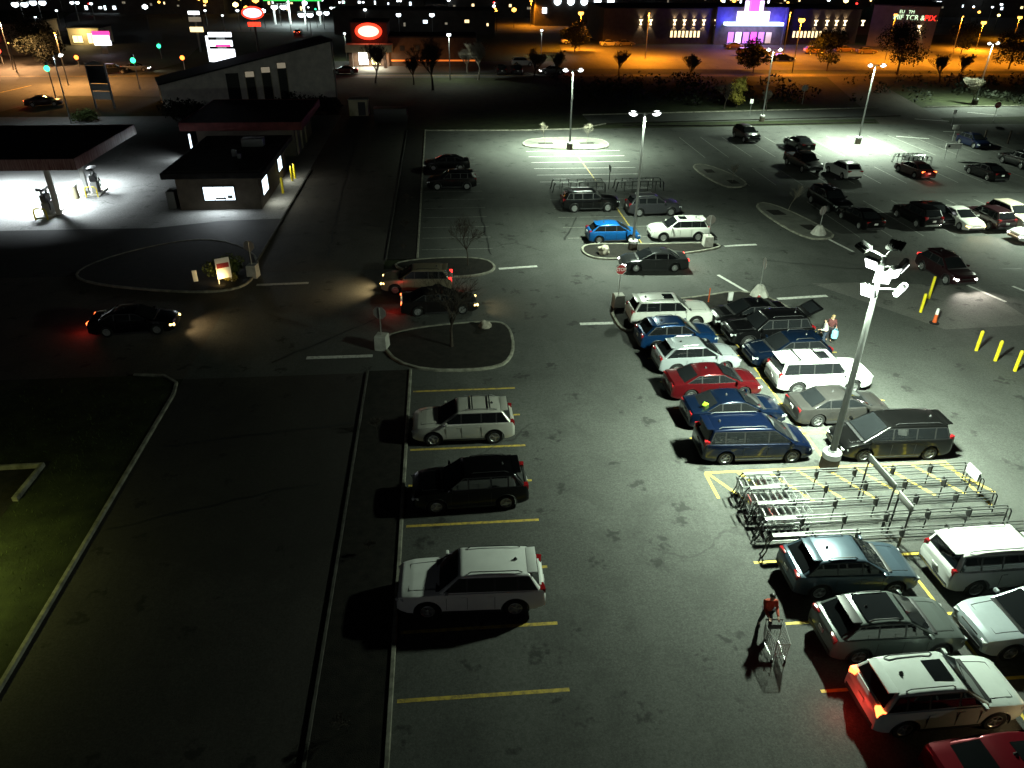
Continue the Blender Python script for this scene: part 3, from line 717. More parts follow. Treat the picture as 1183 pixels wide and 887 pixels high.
car('suv', 'black suv with silver bumper leading the row at the aisle', 40.6, 60.4, PI/2+.06, K_, 'suv', GD, near=False, chrome=True)
car('sedan', 'black sedan squeezed beside the car with lit headlamps', 42.5, 61.0, -PI/2+.06, K_, group=GD, near=False)
car('sedan', 'white car with lit yellowish headlamps facing the aisle', 43.9, 59.6, -PI/2+.06, (.6,.6,.55), group=GD, near=False, head='head_warm', beams=90, metal=0)
car('suv', 'dark maroon suv next to the white car with lit headlamps', 46.4, 59.4, PI/2+.06, (.02,.008,.010), 'suv', GD, near=False)
car('suv', 'beige suv at the right edge of the aisle row', 48.9, 59.8, -PI/2+.06, (.38,.34,.27), 'suv', GD, near=False)
# moving
car('crossover', 'dark moving car with bright headlamps and one red tail lamp seen', 35.6, 48.0, -PI/2+.06, (.02,.006,.008), 'crossover', GM, head='head_on', tail='tail_on', beams=420)
car('sedan', 'dark grey car driving along the mulch island with the boulder', 15.0, 51.0, PI-.03, (.02,.021,.022), group=GM, head='head_on', tail='tail_on', beams=60)
car('suv', 'tan suv driving left with a lit amber headlamp', -2.05, 48.05, PI-.05, (.22,.185,.13), 'suv', GM, head='head_warm', tail='tail_on', beams=330)
car('sedan', 'dark sedan crossing behind the lone bare tree', -.6, 44.6, .06, (.012,.010,.010), group=GM, head='head_warm', tail='brake_hot', beams=70)
car('sedan', 'black sedan driving alone on the dark drive at left', -18.8, 42.9, .06, K_, group=GM, head='head_warm', tail='brake_hot', beams=170)
car('sedan', 'white car entering the aisle from the right edge', 48.3, 55.2, PI, (.62,.63,.62), group=GM, head='head_on', beams=120, metal=0)

# ------------------------------------------------------------------ lot lamps
LOT = (.80, 1.0, .77)
def lot_lamp(label, x, y, h, heads, power, near=False, base=True, color=LOT, blend=.35, spot=150):
    """heads: list of (bearing, tilt) ; a square pole on a painted concrete foot"""
    t = thing('lamp_post', label, 'lamp post', (x, y, 0), 0, 'lot lamp posts')
    if base:
        b = MB(); b.lathe([(.36,0),(.36,.78),(.33,.82),(0,.82)], n=20); b.build('concrete_foot', M['wall_brown'], t)
        b = MB(); b.lathe([(.368,.62),(.368,.80),(.335,.835),(0,.84)], n=20); b.build('white_band', M['white_paint'], t)
    b = MB(); b.cone((0,0,.8 if base else 0), (0,0,h), .11, .075, 8); b.build('pole', M['galv'], t)
    for (a, tilt) in heads:
        dx, dy = math.cos(a), math.sin(a)
        b = MB(); b.tube([(0,0,h-.12),(dx*.28,dy*.28,h-.02),(dx*.62,dy*.62,h-.02)], .035, 6); arm = b.build('arm', M['galv'], t)
        Rm = Matrix.Rotation(a, 4, 'Z') @ Matrix.Rotation(-tilt, 4, 'Y')
        b = MB(); b.box((0,0,.05), (.62,.36,.12), mat=Matrix.Identity(4), bev=.03); hd = b.build('lamp_head', M['grey_steel'], t)
        hd.matrix_local = Matrix.Translation((dx*.85, dy*.85, h)) @ Rm
        b = MB(); b.ico((0,0,-.03), .30, 2, (1.05,.72,.62)); b.build('lens', M['lens'], hd)  # lens enlarged to the size of the glow around it
    lamp('lot_light', 'SPOT', (x, y, h-.25), power, color, None, spot_size=R(spot), spot_blend=1, shadow_soft_size=.22, aim=(0,0,-1))
    return t
def tall(x, y, h):
    t = thing('lamp_post', 'tallest lamp post, standing in the yellow hatching with a ring of floodlights', 'lamp post', (x, y, 0), 0, 'lot lamp posts')
    b = MB(); b.lathe([(.42,0),(.40,.60),(0,.60)], n=24); b.build('concrete_foot', M['wall_brown'], t)
    b = MB(); b.lathe([(.41,.60),(.40,.86),(.34,.93),(0,.93)], n=24); b.build('white_band', M['white_paint'], t)
    b = MB(); b.cone((0,0,.9), (0,0,h), .15, .10, 12); b.lathe([(.26,.93),(.26,.97),(.1,.98)], n=8); b.build('pole', M['pole_steel'], t)
    # (bearing, reach, height, tilt from straight down, lit)
    for (a, reach, dz, tilt, lit) in ((R(205),.55,.05,R(62),1),(R(250),.45,-.45,R(66),1),(R(290),.45,-.25,R(70),1),(R(330),.60,-.05,R(62),1),(R(318),.75,-.95,R(60),1),(R(215),.55,-1.05,R(66),1),(R(130),.75,.35,R(25),0),(R(40),.80,.40,R(25),0)):
        dx, dy = math.cos(a), math.sin(a); z = h-.25+dz
        b = MB(); b.tube([(0,0,z-.15),(dx*reach*.5,dy*reach*.5,z-.05),(dx*reach,dy*reach,z)], .035, 6); b.build('arm', M['galv'], t)
        Rm = Matrix.Rotation(a, 4, 'Z') @ Matrix.Rotation(-tilt, 4, 'Y')
        b = MB(); b.box((0,0,.05), (.50,.60,.14), bev=.03)
        for k in range(4): b.box((0,-.22+.147*k,.15), (.44,.025,.07))
        hd = b.build('floodlight', M['black_steel'] if not lit else M['grey_steel'], t)
        hd.matrix_local = Matrix.Translation((dx*(reach+.15), dy*(reach+.15), z)) @ Rm
        b = MB(); b.box((0,0,-.03), (.42,.52,.03), bev=.008); b.build('lens', M['lens'] if lit else M['dark_panel'], hd)
    lamp('lot_light', 'SPOT', (x-.5, y-.4, h-.5), 33000, LOT, None, spot_size=R(146), spot_blend=1, shadow_soft_size=.3, aim=(.1,-.05,-1))
    lamp('lot_light', 'SPOT', (x+.7, y-.3, h-.9), 36000, LOT, None, spot_size=R(132), spot_blend=1, shadow_soft_size=.3, aim=(.75,.25,-1))
    lamp('lot_light', 'SPOT', (x-.6, y-.6, h-.2), 6200, LOT, None, spot_size=R(166), spot_blend=.3, shadow_soft_size=.3, aim=(-.25,-.1,-1))
    lamp('lot_light', 'SPOT', (x-.1, y+.3, h+.15), 15000, LOT, None, spot_size=R(142), spot_blend=1, shadow_soft_size=.3, aim=(-.1,.6,-1))
tall(16.8, 26.2, 10.0)
lot_lamp('lamp post with two heads between the dark grey suv and the blue hatchback', 14.4, 54.9, 10.2, [(R(178),R(8)),(R(2),R(8))], 21000)
lot_lamp('lamp post with two heads behind the concrete island with two saplings', 14.8, 89.4, 8.7, [(R(178),R(8)),(R(2),R(8))], 60000)
lot_lamp('lamp post lighting the empty bays at far right', 50.8, 90.9, 9.0, [(R(200),R(8)),(R(-20),R(8))], 80000)
lot_lamp('lamp post standing in the grass beyond the far lot edge', 44.2, 105.3, 9.2, [(R(200),R(10)),(R(-20),R(10))], 13000)
lot_lamp('lamp post by the service road at the far right corner', 83.5, 117.6, 8.8, [(R(200),R(10)),(R(10),R(10))], 26000)
lot_lamp('lamp post just outside the right edge of the picture', 52.5, 57.5, 9.6, [(R(178),R(8)),(R(2),R(8))], 40000)
lot_lamp('silver lamp post at the road corner behind the fuel canopy', -48.3, 107.0, 8.3, [(R(10),R(20))], 900, base=False, color=(.8,.95,1))
lot_lamp('lamp post on the grass bank outside the left edge', -20.5, 20.2, 4.8, [(R(-20),R(8))], 3600, color=(.90,1.0,.25))

# ------------------------------------------------------------------ signs and posts
def octagon(r, a0=R(22.5)): return [(r*math.cos(a0+k*R(45)), r*math.sin(a0+k*R(45))) for k in range(8)]
def text(body, size, mat, parent, loc, rot=(R(90),0,0), ext=.004, sx=1, name='lettering'):
    c = bpy.data.curves.new(name, 'FONT'); c.body = body; c.size = size; c.extrude = ext; c.align_x = 'CENTER'; c.align_y = 'CENTER'
    q = bpy.data.objects.new('tmp', c); me = bpy.data.meshes.new_from_object(q); bpy.data.objects.remove(q); bpy.data.curves.remove(c)
    me.materials.clear(); me.materials.append(M[mat]); o = bpy.data.objects.new(name, me); COL.objects.link(o); o.parent = parent; o.location = loc; o.rotation_euler = rot; o.scale = (sx, 1, 1); return o
def stop_sign(label, x, y, h, rz, block=None, r=.40, face=True):
    """rz = 0: the red face looks towards -y"""
    t = thing('stop_sign', label, 'stop sign', (x, y, 0), rz, 'stop signs')
    b = MB(); b.cone((0,.03,.1), (0,.03,h), .032, .032, 8); b.build('post', M['galv'], t)
    o = octagon(r); zc = h-r+.05
    b = MB(); b.poly([(p[0],-.012,zc+p[1]) for p in o]); b.poly([(p[0],.006,zc+p[1]) for p in o][::-1])
    for k in range(8):
        p, q = o[k], o[(k+1)%8]; b.poly([(p[0],-.012,zc+p[1]),(p[0],.006,zc+p[1]),(q[0],.006,zc+q[1]),(q[0],-.012,zc+q[1])])
    b.build('plate', M['sign_back'], t)
    b = MB(); b.poly([(p[0]*.985,-.015,zc+p[1]*.985) for p in o]); b.build('rim', M['white_paint'], t)
    b = MB(); b.poly([(p[0]*.93,-.018,zc+p[1]*.93) for p in o]); b.build('face', M['stop_red'], t)
    text('STOP', r*.86, 'white_paint', t, (0,-.022,zc), sx=.92)
    if block == 'block':
        b = MB(); b.lathe([(.50,0),(.47,.85),(.43,.90),(0,.90)], n=4, mat=Matrix.Rotation(R(45),4,'Z')); b.build('concrete_block', M['concrete'], t, sharp=20)
    elif block == 'cone':
        b = MB(); b.lathe([(.66,0),(.60,.22),(.26,.78),(.20,.84),(0,.84)], n=8); b.build('concrete_block', M['concrete'], t, sharp=20)
    return t
stop_sign('red stop sign facing the camera beside the white suv at the mulch island', 11.0, 44.3, 2.9, R(4), 'block', .36)
stop_sign('stop sign back on a concrete block beside the white suv with sunroof', 20.5, 55.4, 2.5, R(180), 'block')
stop_sign('stop sign back on a pale block at the end of the fuel station island', -13.6, 51.2, 2.6, R(170), 'block')
stop_sign('stop sign back on a pale block at the near corner of the drive crossing', -3.9, 39.4, 2.6, R(165), 'block')
stop_sign('stop sign seen edge-on, on a tapered block behind the fire hydrant', 20.9, 45.4, 2.7, R(82), 'cone')
stop_sign('stop sign back on a tapered block at the tip of the concrete island', 30.6, 57.6, 2.4, R(205), 'cone')
stop_sign('small red stop sign facing the camera at the far right road', 77.3, 104.0, 2.6, R(-15), None, .45)
stop_sign('red stop sign in the grass at far right edge by the service road', 88.5, 109.5, 2.9, R(-10), None, .55)
t = stop_sign('pale round-looking stop sign back in the dark verge behind the far lamp post', 55.5, 118, 2.9, R(170), None, .5)
def pole(label, x, y, h, r, mat, name, cat, group=None, cap=None):
    b = MB(); b.cone((0,0,0), (0,0,h-r), r, r, 16); b.lathe([(r,h-r),(r*.8,h-r*.4),(r*.4,h-.02),(0,h)], n=16)
    o = b.build(name, M[mat], None, (x, y, 0)); return tag(o, label, cat, group)
GBo = 'yellow bollards at the store side'
pole('yellow bollard farthest left of the four in the short row', 30.75, 36.75, 1.30, .095, 'bollard', 'bollard', 'bollard', GBo)
pole('yellow bollard second from the left in the row of four', 31.05, 35.45, 1.30, .095, 'bollard', 'bollard', 'bollard', GBo)
pole('yellow bollard third from the left in the row of four', 31.35, 34.2, 1.30, .095, 'bollard', 'bollard', 'bollard', GBo)
pole('yellow bollard at the right edge, last of the row of four', 31.6, 33.1, 1.30, .095, 'bollard', 'bollard', 'bollard', GBo)
pole('yellow bollard next to the orange marker post', 30.5, 42.2, 1.32, .095, 'bollard', 'bollard', 'bollard', GBo)
pole('yellow bollard standing against the dark moving car', 32.3, 44.3, 1.62, .09, 'bollard', 'bollard', 'bollard', GBo)
t = thing('marker_post', 'orange marker post with white top and black foot beside the yellow bollards', 'marker post', (30.4, 40.5, 0))
b = MB(); b.lathe([(.30,0),(.30,.06),(.15,.09),(0,.09)], n=8); b.build('foot', M['rubber'], t)
b = MB(); b.lathe([(.13,.08),(.10,.62)], n=14); b.build('post', M['orange'], t)
b = MB(); b.lathe([(.101,.62),(.09,.98),(.05,1.02),(0,1.02)], n=14); b.build('reflective_band', M['white_paint'], t)
t = thing('fire_hydrant', 'red fire hydrant in the mulch island beside the black sedan', 'hydrant', (20.1, 43.6, .1))
b = MB(); b.lathe([(.17,0),(.17,.05),(.11,.07),(.11,.55),(.14,.57),(.14,.62),(.11,.66),(.06,.76),(0,.78)], n=16); b.build('barrel', M['stop_red'], t)
for k in (-1,1):
    b = MB(); b.cone((k*.08,0,.42),(k*.21,0,.42),.055,.055,10); b.build('nozzle', M['stop_red'], t)
b = MB(); b.cone((0,0,.77),(0,0,.84),.035,.03,6); b.build('cap_nut', M['white_paint'], t)
pole('slim orange stake in the mulch island behind the white suv', 17.1, 44.5, 1.1, .035, 'orange', 'marker_stake', 'marker stake')
b = MB(); b.box((0,0,.30),(.35,.12,.60),bev=.03); tag(b.build('notice_board', M['white_paint'], None, (18.6,44.6,.1), .3), 'small white board standing in the mulch island', 'notice board')
b = MB(); b.ico((0,0,.28), .48, 3, (1,.8,.75), .5, 3); tag(b.build('boulder', M['rock'], None, (11.9,54.0,.1)), 'pale boulder at the left tip of the small mulch island', 'boulder')
b = MB(); b.ico((0,0,.22), .36, 3, (1,.8,.8), .5, 9); tag(b.build('boulder', M['rock'], None, (2.2,41.5,.1)), 'warm lit boulder in the kerbed island with the lone bare tree', 'boulder')
# wooden posts and thin sign posts at the far right
for i, (x, y) in enumerate([(66.9,90.6),(69.7,90.0),(72.6,88.9)]):
    b = MB(); b.box((0,0,.8),(.16,.16,1.6),bev=.02); tag(b.build('timber_post', M['bark'], None, (x,y,0)), ['dark timber post directly behind the dark blue hatchback','dark timber post in the middle of three','dark timber post nearest the right edge of three'][i], 'post', 'dark timber posts')
for i, (x, y, h) in enumerate([(43.6,108.5,2.4),(69.4,101.3,2.1),(79.5,97.5,2.4),(63.6,91.8,2.0)]):
    t = thing('sign_post', ['thin sign post at the near verge of the service road','thin post with pale sign at the road mouth','thin post with pale sign at the far right kerb','pale board on a post behind the dark blue hatchback'][i], 'sign post', (x,y,0))
    b = MB(); b.cone((0,0,0),(0,0,h),.035,.035,6); b.build('post', M['grey_steel'], t)
    b = MB(); b.box((0,-.05,h-.3),(.45 if i<3 else .9,.03,.55),bev=.005); b.build('board', M['dim_panel'] if i==3 else M['white_paint'], t)

# ------------------------------------------------------------------ trolley bays
def bar_barrier(label, x0, x1, y, h=1.0, group='trolley bay rails'):
    t = thing('trolley_rail', label, 'trolley rail', (x0, y, 0), 0, group); L = x1-x0
    for z, w in ((h,.026),(h-.36,.022)):
        b = MB()
        for dy in (-.085, .085): b.box(((L+.12)/2,dy,z), (L-.32,w*1.9,w*1.5), bev=.008)
        b.build('top_rail' if z == h else 'lower_rail', M['rail_steel'], t)
    b = MB()
    for dy in (-.10,.10): b.tube([(-.12,dy,0),(0,dy,.28),(.05,dy,h-.22),(.22,dy,h)], .028, 8)
    b.build('end_post', M['black_steel'], t)
    b = MB()
    for dy in (-.10,.10): b.tube([(L+.05,dy,0),(L,dy,h-.15),(L-.1,dy,h)], .026, 8)
    b.build('end_post', M['black_steel'], t)
    b = MB(); b.box((.80,0,h-.005),(1.25,.22,.03),bev=.008); b.build('cap_plate', M['galv'], t)
    for k in range(1,6):
        x = L*k/6; b = MB(); b.box((x,0,h-.17),(.05,.24,.42),bev=.008); b.tube([(x,0,0),(x,0,h-.36)],.026,8); b.build('post', M['black_steel'], t)
    return t
for i, (y, xe) in enumerate([(24.72,22.2),(23.75,22.25),(22.75,22.15),(21.8,22.1),(20.85,22.4)]):
    bar_barrier(['trolley rail nearest the tall lamp, along the yellow hatching','second trolley rail counting from the tall lamp','middle trolley rail of the five, beside the parked trolleys','fourth trolley rail, one short of the slate blue crossover','trolley rail closest to the slate blue crossover'][i], 12.0-.07*i, xe, y)
def bay_sign(label, x, ya, yb, h, mat):
    t = thing('bay_sign', label, 'sign frame', (x, (ya+yb)/2, 0), 0, 'trolley bay sign frames'); d = abs(yb-ya)/2
    for k in (-1,1):
        b = MB(); b.tube([(0,k*d,0),(0,k*d,h)], .035, 8); b.build('post', M['black_steel'], t)
    b = MB(); b.box((0,0,h-.12),(.06,2*d+.12,.30),bev=.01); b.build('board', M[mat], t)
bay_sign('dark sign board on two tall posts over the trolley bay by the lamp', 17.05, 23.95, 22.0, 2.25, 'grey_steel')
bay_sign('pale sign board on two posts over the trolley bay by the crossovers', 17.15, 21.75, 20.9, 2.05, 'dim_panel')
t = thing('bay_sign', 'small white panel on a post at the right end of the trolley rails', 'sign', (21.75, 23.85, 0))
b = MB(); b.tube([(0,0,0),(0,0,1.25)], .03, 8); b.build('post', M['black_steel'], t)
b = MB(); b.box((0,-.04,1.22),(.10,.75,.42),bev=.01); b.build('board', M['white_paint'], t)

def trolley_parts():
    p = {}
    b = MB()
    # basket: wire walls, tapering to the front
    L0, L1, z0, z1 = -.42, .42, .42, .92
    def wid(x, z): return .24 + .05*(.42-x)/.84 + .03*(z-z0)/.5
    for k in range(6):
        z = lerp(z0, z1, k/5)
        b.tube([(L0,-wid(L0,z),z),(L1,-wid(L1,z)*.85,z),(L1,wid(L1,z)*.85,z),(L0,wid(L0,z),z)], .009 if k<5 else .018, 4)
    for k in range(9):
        x = lerp(L0, L1, k/8); q = .85 if k == 8 else lerp(1,.85,k/8)
        for s_ in (-1,1): b.tube([(x,s_*wid(x,z0)*q,z0),(x,s_*wid(x,z1)*q,z1)], .009, 4)
        b.tube([(x,-wid(x,z0)*q,z0),(x,wid(x,z0)*q,z0)], .006, 4)
    for k in range(6):
        y = lerp(-.2,.2,k/5); b.tube([(L1,y,z0),(L1,y,z1)], .006, 4); b.tube([(L0,y,z0),(L1,y*.85,z0)], .006, 4); b.tube([(L0,y*1.2,z0),(L0,y*1.25,z1)], .006, 4)
    p['basket'] = b.mesh('basket', M['wire'])
    b = MB()
    for s_ in (-1,1): b.tube([(-.52,s_*.27,1.0),(-.42,s_*.26,.42),(-.40,s_*.25,.16),(.42,s_*.20,.16),(.42,s_*.19,.42)], .014, 6)
    for k in range(5): b.tube([(-.35+.17*k,-.22,.17),(-.35+.17*k,.22,.17)], .007, 4)
    p['frame'] = b.mesh('frame', M['wire'])
    b = MB(); b.cone((-.53,-.29,1.0),(-.53,.29,1.0),.022,.022,8); p['handle'] = b.mesh('handle', M['black_steel'])
    b = MB(); b.box((-.40,0,.80),(.03,.46,.18),bev=.01); p['seat'] = b.mesh('child_seat', M['black_steel'])
    b = MB(); b.cone((0,-.018,0),(0,.018,0),.062,.062,12); p['wheel'] = b.mesh('wheel', M['rubber'])
    return p
TP = trolley_parts()
def trolley(label, x, y, rz, group, wheels=True, seat=None):
    t = thing('shopping_trolley', label, 'shopping trolley', (x,y,0), rz, group)
    inst('basket', TP['basket'], t); inst('frame', TP['frame'], t); inst('handle', TP['handle'], t); inst('child_seat', TP['seat'], t, mat=seat)
    if wheels:
        for px in (-.38,.38):
            for py_ in (-.22,.22): inst('wheel', TP['wheel'], t, (px,py_,.065))
    return t
rr = random.Random(4)
for row, y in enumerate((24.25,23.25,22.3)):
    nn = (5,7,5)[row]
    for k in range(nn):
        lab = ['shopping trolley nested in the line nearest the tall lamp','shopping trolley nested in the middle line of the bays','shopping trolley nested in the line nearest the crossovers'][row]
        if k == 0: lab = ['last trolley of the line nearest the tall lamp, at its open end','last trolley of the middle line, at its open end','last trolley of the line nearest the crossovers, at its open end'][row]
        trolley(lab, 12.3+.27*k+.25*(row==2), y+rr.uniform(-.05,.05), rr.uniform(-.05,.05), ['trolleys in the line nearest the tall lamp','trolleys in the middle line','trolleys in the line nearest the crossovers'][row], seat=M[('white_paint','stop_red','white_paint','galv')[(k*3+row)%4]])
# bags of salt / white sacks lying in the trolleys read as bright clumps
# far bays
for i, (x0, x1, y) in enumerate([(10.4,15.4,72.6),(10.4,15.4,71.2),(16.6,21.2,72.6),(16.6,21.2,71.4),(50.2,53.4,81.6),(50.4,53.6,79.9)]):
    bar_barrier(['rear rail of the small trolley bay behind the black suv','front rail of the small trolley bay behind the black suv','rear rail of the small trolley bay behind the dark grey suv','front rail of the small trolley bay behind the dark grey suv','rear rail of the far right trolley bay','front rail of the far right trolley bay'][i], x0, x1, y, .95, 'far trolley rails')
for i, (x, y, n) in enumerate([(14.0,71.9,4),(18.2,72.0,6),(51.3,80.8,6)]):
    for k in range(n): trolley(['far trolley in the bay behind the black suv','far trolley in the bay behind the dark grey suv','far trolley in the bay by the car with red brake lights'][i], x+.3*k, y, 0, ['trolleys behind the black suv','trolleys behind the dark grey suv','trolleys by the car with red brake lights'][i], False)
t = thing('bay_sign', 'dark sign on a post over the small trolley bay behind the black suv', 'sign', (16.0,72.2,0)); b = MB(); b.tube([(0,0,0),(0,0,2.3)],.04,8); b.build('post', M['black_steel'], t); b = MB(); b.box((0,0,2.05),(.06,.8,.5)); b.build('board', M['dark_panel'], t)
t = thing('bay_sign', 'white sign board at the far right trolley bay', 'sign', (57.6,82.6,0)); b = MB()
for k in (-.7,.7): b.tube([(k,0,0),(k,0,1.5)],.03,8)
b.build('post', M['grey_steel'], t); b = MB(); b.box((0,-.03,1.45),(1.9,.05,.62),bev=.01); b.build('board', M['white_paint'], t); b = MB(); b.lathe([(.14,0),(.14,.02),(0,.02)],n=14,mat=Matrix.Rotation(R(90),4,'X')); b.build('emblem', M['dark_panel'], t, (-.55,-.06,1.45))

# ------------------------------------------------------------------ people
def skin_obj(name, verts, edges, mat, parent, sub=1):
    me = bpy.data.meshes.new(name); me.from_pydata([v[0] for v in verts], edges, []); me.materials.append(mat)
    o = bpy.data.objects.new(name, me); COL.objects.link(o); o.parent = parent
    o.modifiers.new('Skin', 'SKIN'); 
    for i, v in enumerate(verts):
        r = v[1] if isinstance(v[1], tuple) else (v[1], v[1])
        me.skin_vertices[0].data[i].radius = r
    me.skin_vertices[0].data[0].use_root = True
    s = o.modifiers.new('Sub', 'SUBSURF'); s.levels = sub; s.render_levels = sub
    o.modifiers['Skin'].use_smooth_shade = True
    return o
def person(label, x, y, rz, arms, stride, top, legs, hair, lean=0, longhair=False, h=1.72):
    """arms: list of two (elbow, wrist) offsets from the shoulder; local +x is forward"""
    t = thing('person', label, 'person', (x,y,0), rz); k = h/1.72
    def lx(z): return math.tan(lean)*max(0, z-.95)
    def J(px,py_,pz): return ((px+lx(pz))*k, py_*k, pz*k)
    V = []; E = []
    def add(c, r, link=None):
        V.append((c, r)); i = len(V)-1
        if link is not None: E.append((link, i))
        return i
    pel = add(J(0,0,.95), .10); ch = add(J(.01,0,1.28), .12, pel); nk = add(J(.01,0,1.46), .055, ch); hd = add(J(.03,0,1.57), .082, nk); cr = add(J(.02,0,1.66), .075, hd)
    nose = add(J(.125,0,1.565), .014, hd)
    sh = {}
    body_arm = {}
    for s_, (el, wr) in zip((1,-1), arms):
        a = add(J(.01,s_*.18,1.39), .05, ch); c = J(.01,s_*.18,1.39)
        e = (c[0]+el[0], c[1]+s_*el[1], c[2]+el[2]); w = (c[0]+wr[0], c[1]+s_*wr[1], c[2]+wr[2])
        ei = add(e, .038, a); wi = add(w, .026, ei)
        d = (Vector(w)-Vector(e)).normalized(); q = d.orthogonal().normalized(); q = Vector((0,s_,0)) if abs(d.y) < .9 else Vector((1,0,0)); n = d.cross(q).normalized(); q = n.cross(d)
        pi_ = add(tuple(Vector(w)+d*.06), .024, wi)
        for f, ln in zip((-1.5,-.5,.5,1.5), (.065,.078,.074,.055)):
            k1 = add(tuple(Vector(w)+d*.10+q*f*.019), .0095, pi_); add(tuple(Vector(w)+d*(.10+ln*.8)+q*f*.020-n*.025), .008, k1)
        th = add(tuple(Vector(w)+d*.05-q*.04), .0105, wi); add(tuple(Vector(w)+d*.085-q*.055-n*.012), .009, th)
        body_arm[s_] = (c, e, w)
    leg = {}
    for s_, st in zip((1,-1), (stride,-stride)):
        hp = J(0,s_*.09,.88); kn = (st*.5*k+.03*k, s_*.10*k, .49*k); an = (st*k, s_*.10*k, .09*k); toe = (st*k+.16*k, s_*.12*k, .035*k)
        a = add(hp, .08, pel); b_ = add(kn, .05, a); c = add(an, .035, b_); add(toe, .03, c); leg[s_] = (hp, kn, an, toe)
    skin_obj('body', V, E, M['skin'], t, 2)
    # jacket
    V = []; E = []
    p0 = add(J(0,0,.92), (.15,.17)); p1 = add(J(0,0,1.12), (.145,.165), p0); p2 = add(J(.01,0,1.32), (.14,.17), p1); p3 = add(J(.01,0,1.45), .075, p2)
    for s_ in (1,-1):
        c, e, w = body_arm[s_]; a = add(c, .075, p2); b_ = add(e, .06, a); add(tuple(Vector(e).lerp(Vector(w), .95)), .045, b_)
    skin_obj('jacket', V, E, top, t, 2)
    V = []; E = []
    p0 = add(J(0,0,.95), (.135,.155))
    for s_ in (1,-1):
        hp, kn, an, toe = leg[s_]; a = add(hp, .10, p0); b_ = add(kn, .072, a); add((an[0],an[1],an[2]+.02), .058, b_)
    skin_obj('trousers', V, E, legs, t, 2)
    for s_ in (1,-1):
        hp, kn, an, toe = leg[s_]; V = []; E = []
        a = add((an[0]-.05,an[1],.05), .045); b_ = add((an[0]+.06,an[1],.05), .045, a); add((toe[0]+.03,toe[1],.04), .036, b_); skin_obj('shoe', V, E, M['cloth_dark'], t)
    b = MB(); hc = J(.005,0,1.62); b.ico(hc, .118, 2, (1,.88,1.0), .15, 2)
    bmesh.ops.delete(b.bm, geom=[v for v in b.bm.verts if v.co.x > hc[0]+.05 and v.co.z < hc[2]+.035], context='VERTS')
    if longhair: b.ico((hc[0]-.07,0,hc[2]-.16), .10, 2, (.6,1,1.4), .2, 5)
    b.build('hair', hair, t)
    for s_ in (1,-1):
        b = MB(); e = J(.105,s_*.032,1.595); b.ico(e, .012, 1); b.build('eye', M['dark_panel'], t)
    return t
push = [((.10,.02,-.25),(.42,-.02,-.33)), ((.10,.02,-.25),(.42,-.02,-.33))]
hang = [((.02,.05,-.28),(.08,.04,-.52)), ((.02,.05,-.28),(.10,.04,-.52))]
carry = [((.08,.05,-.27),(.30,.0,-.30)), ((.02,.05,-.28),(.08,.04,-.52))]
person('person in a rust red jacket pushing a shopping trolley past the parked crossovers', 10.35, 17.35, R(-94), push, .24, M['cloth_rust'], M['cloth_dark'], M['hair_dark'], R(8))
trolley('lone shopping trolley pushed along by the person in a rust red jacket', 10.30, 16.30, R(-94), None)
person('person in a pale grey coat standing behind the black suv with raised tailgate', 21.95, 38.0, R(165), carry, .10, M['cloth_grey'], M['denim'], M['hair_dark'], R(6))
person('blond person in a dark maroon jacket holding a light blue bag', 22.55, 38.55, R(-100), carry, .06, M['cloth_maroon'], M['cloth_dark'], M['hair_blond'], 0, True)
t = thing('shopping_bag', 'light blue shopping bag held by the blond person', 'bag', (22.62, 38.12, .42))
b = MB(); b.lathe([(0,0),(.17,.01),(.20,.22),(.17,.45),(.12,.50)], n=10); b.build('bag', M['bag_blue'], t)
b = MB(); b.tube([(-.10,0,.48),(-.06,0,.62),(.06,0,.62),(.10,0,.48)], .012, 6); b.build('handle', M['bag_blue'], t)

# ------------------------------------------------------------------ trees and plants
def bare_tree(label, x, y, h, seed=1, spread=.5, mat='bark', group=None, thick=1.0, depth=5, name='bare_tree', z=0, cat='tree', low=.28):
    rr = random.Random(seed); t = thing(name, label, cat, (x, y, z), rr.uniform(0,6), group)
    tr, cr = MB(), MB(); r0 = .016*h*min(thick,1.5); tw_ = .005 if thick < 2 else .015
    def grow(p, d, ln, r, lv):
        n = 3 if lv < 2 else 2; b = tr if lv < 2 else cr; sides = 7 if lv == 0 else (5 if lv < 3 else 3)
        q = p
        for i in range(n):
            d = (d + Vector((rr.gauss(0,.13), rr.gauss(0,.13), rr.gauss(.05,.07)))).normalized()
            nq = q + d*ln/n; ra, rb = r*(1-.45*i/n), r*(1-.45*(i+1)/n)
            b.cone(q, nq, max(ra,tw_), max(rb,tw_), sides, cap=False); 
            for _q in range(2 if lv in (1,2) and thick > 2 else 1) if (lv < depth and lv > 0 and (i > 0 or (lv < 3 and thick > 2))) else ():
                a = rr.uniform(0, 6.28); s = Vector((math.cos(a), math.sin(a), rr.uniform(.1,.8))).normalized()
                grow(nq, (d*.6+s*(.5 if thick > 2 else .75)+Vector((0,0,.35 if thick > 2 else 0))).normalized(), ln*rr.uniform(.5,.7), rb*.55, lv+1)
            q = nq
        if lv < depth:
            for _ in range(rr.choice((2,3)) if lv else rr.choice((4,5))):
                a = rr.uniform(0, 6.28); s = Vector((math.cos(a), math.sin(a), 0))
                grow(q, (d*(1-spread*.6)+s*spread*rr.uniform(.6,1.3)*(.8 if thick > 2 else 1)+Vector((0,0,.22 if thick > 2 else 0))).normalized(), ln*rr.uniform(.62,.85)*(1 if lv else 1.0), r*.52, lv+1)
    grow(Vector((0,0,0)), Vector((0,0,1)), h*low, r0, 0)
    if tr.bm.verts: tr.build('trunk', M[mat], t)
    cr.build('crown', M[mat], t); return t
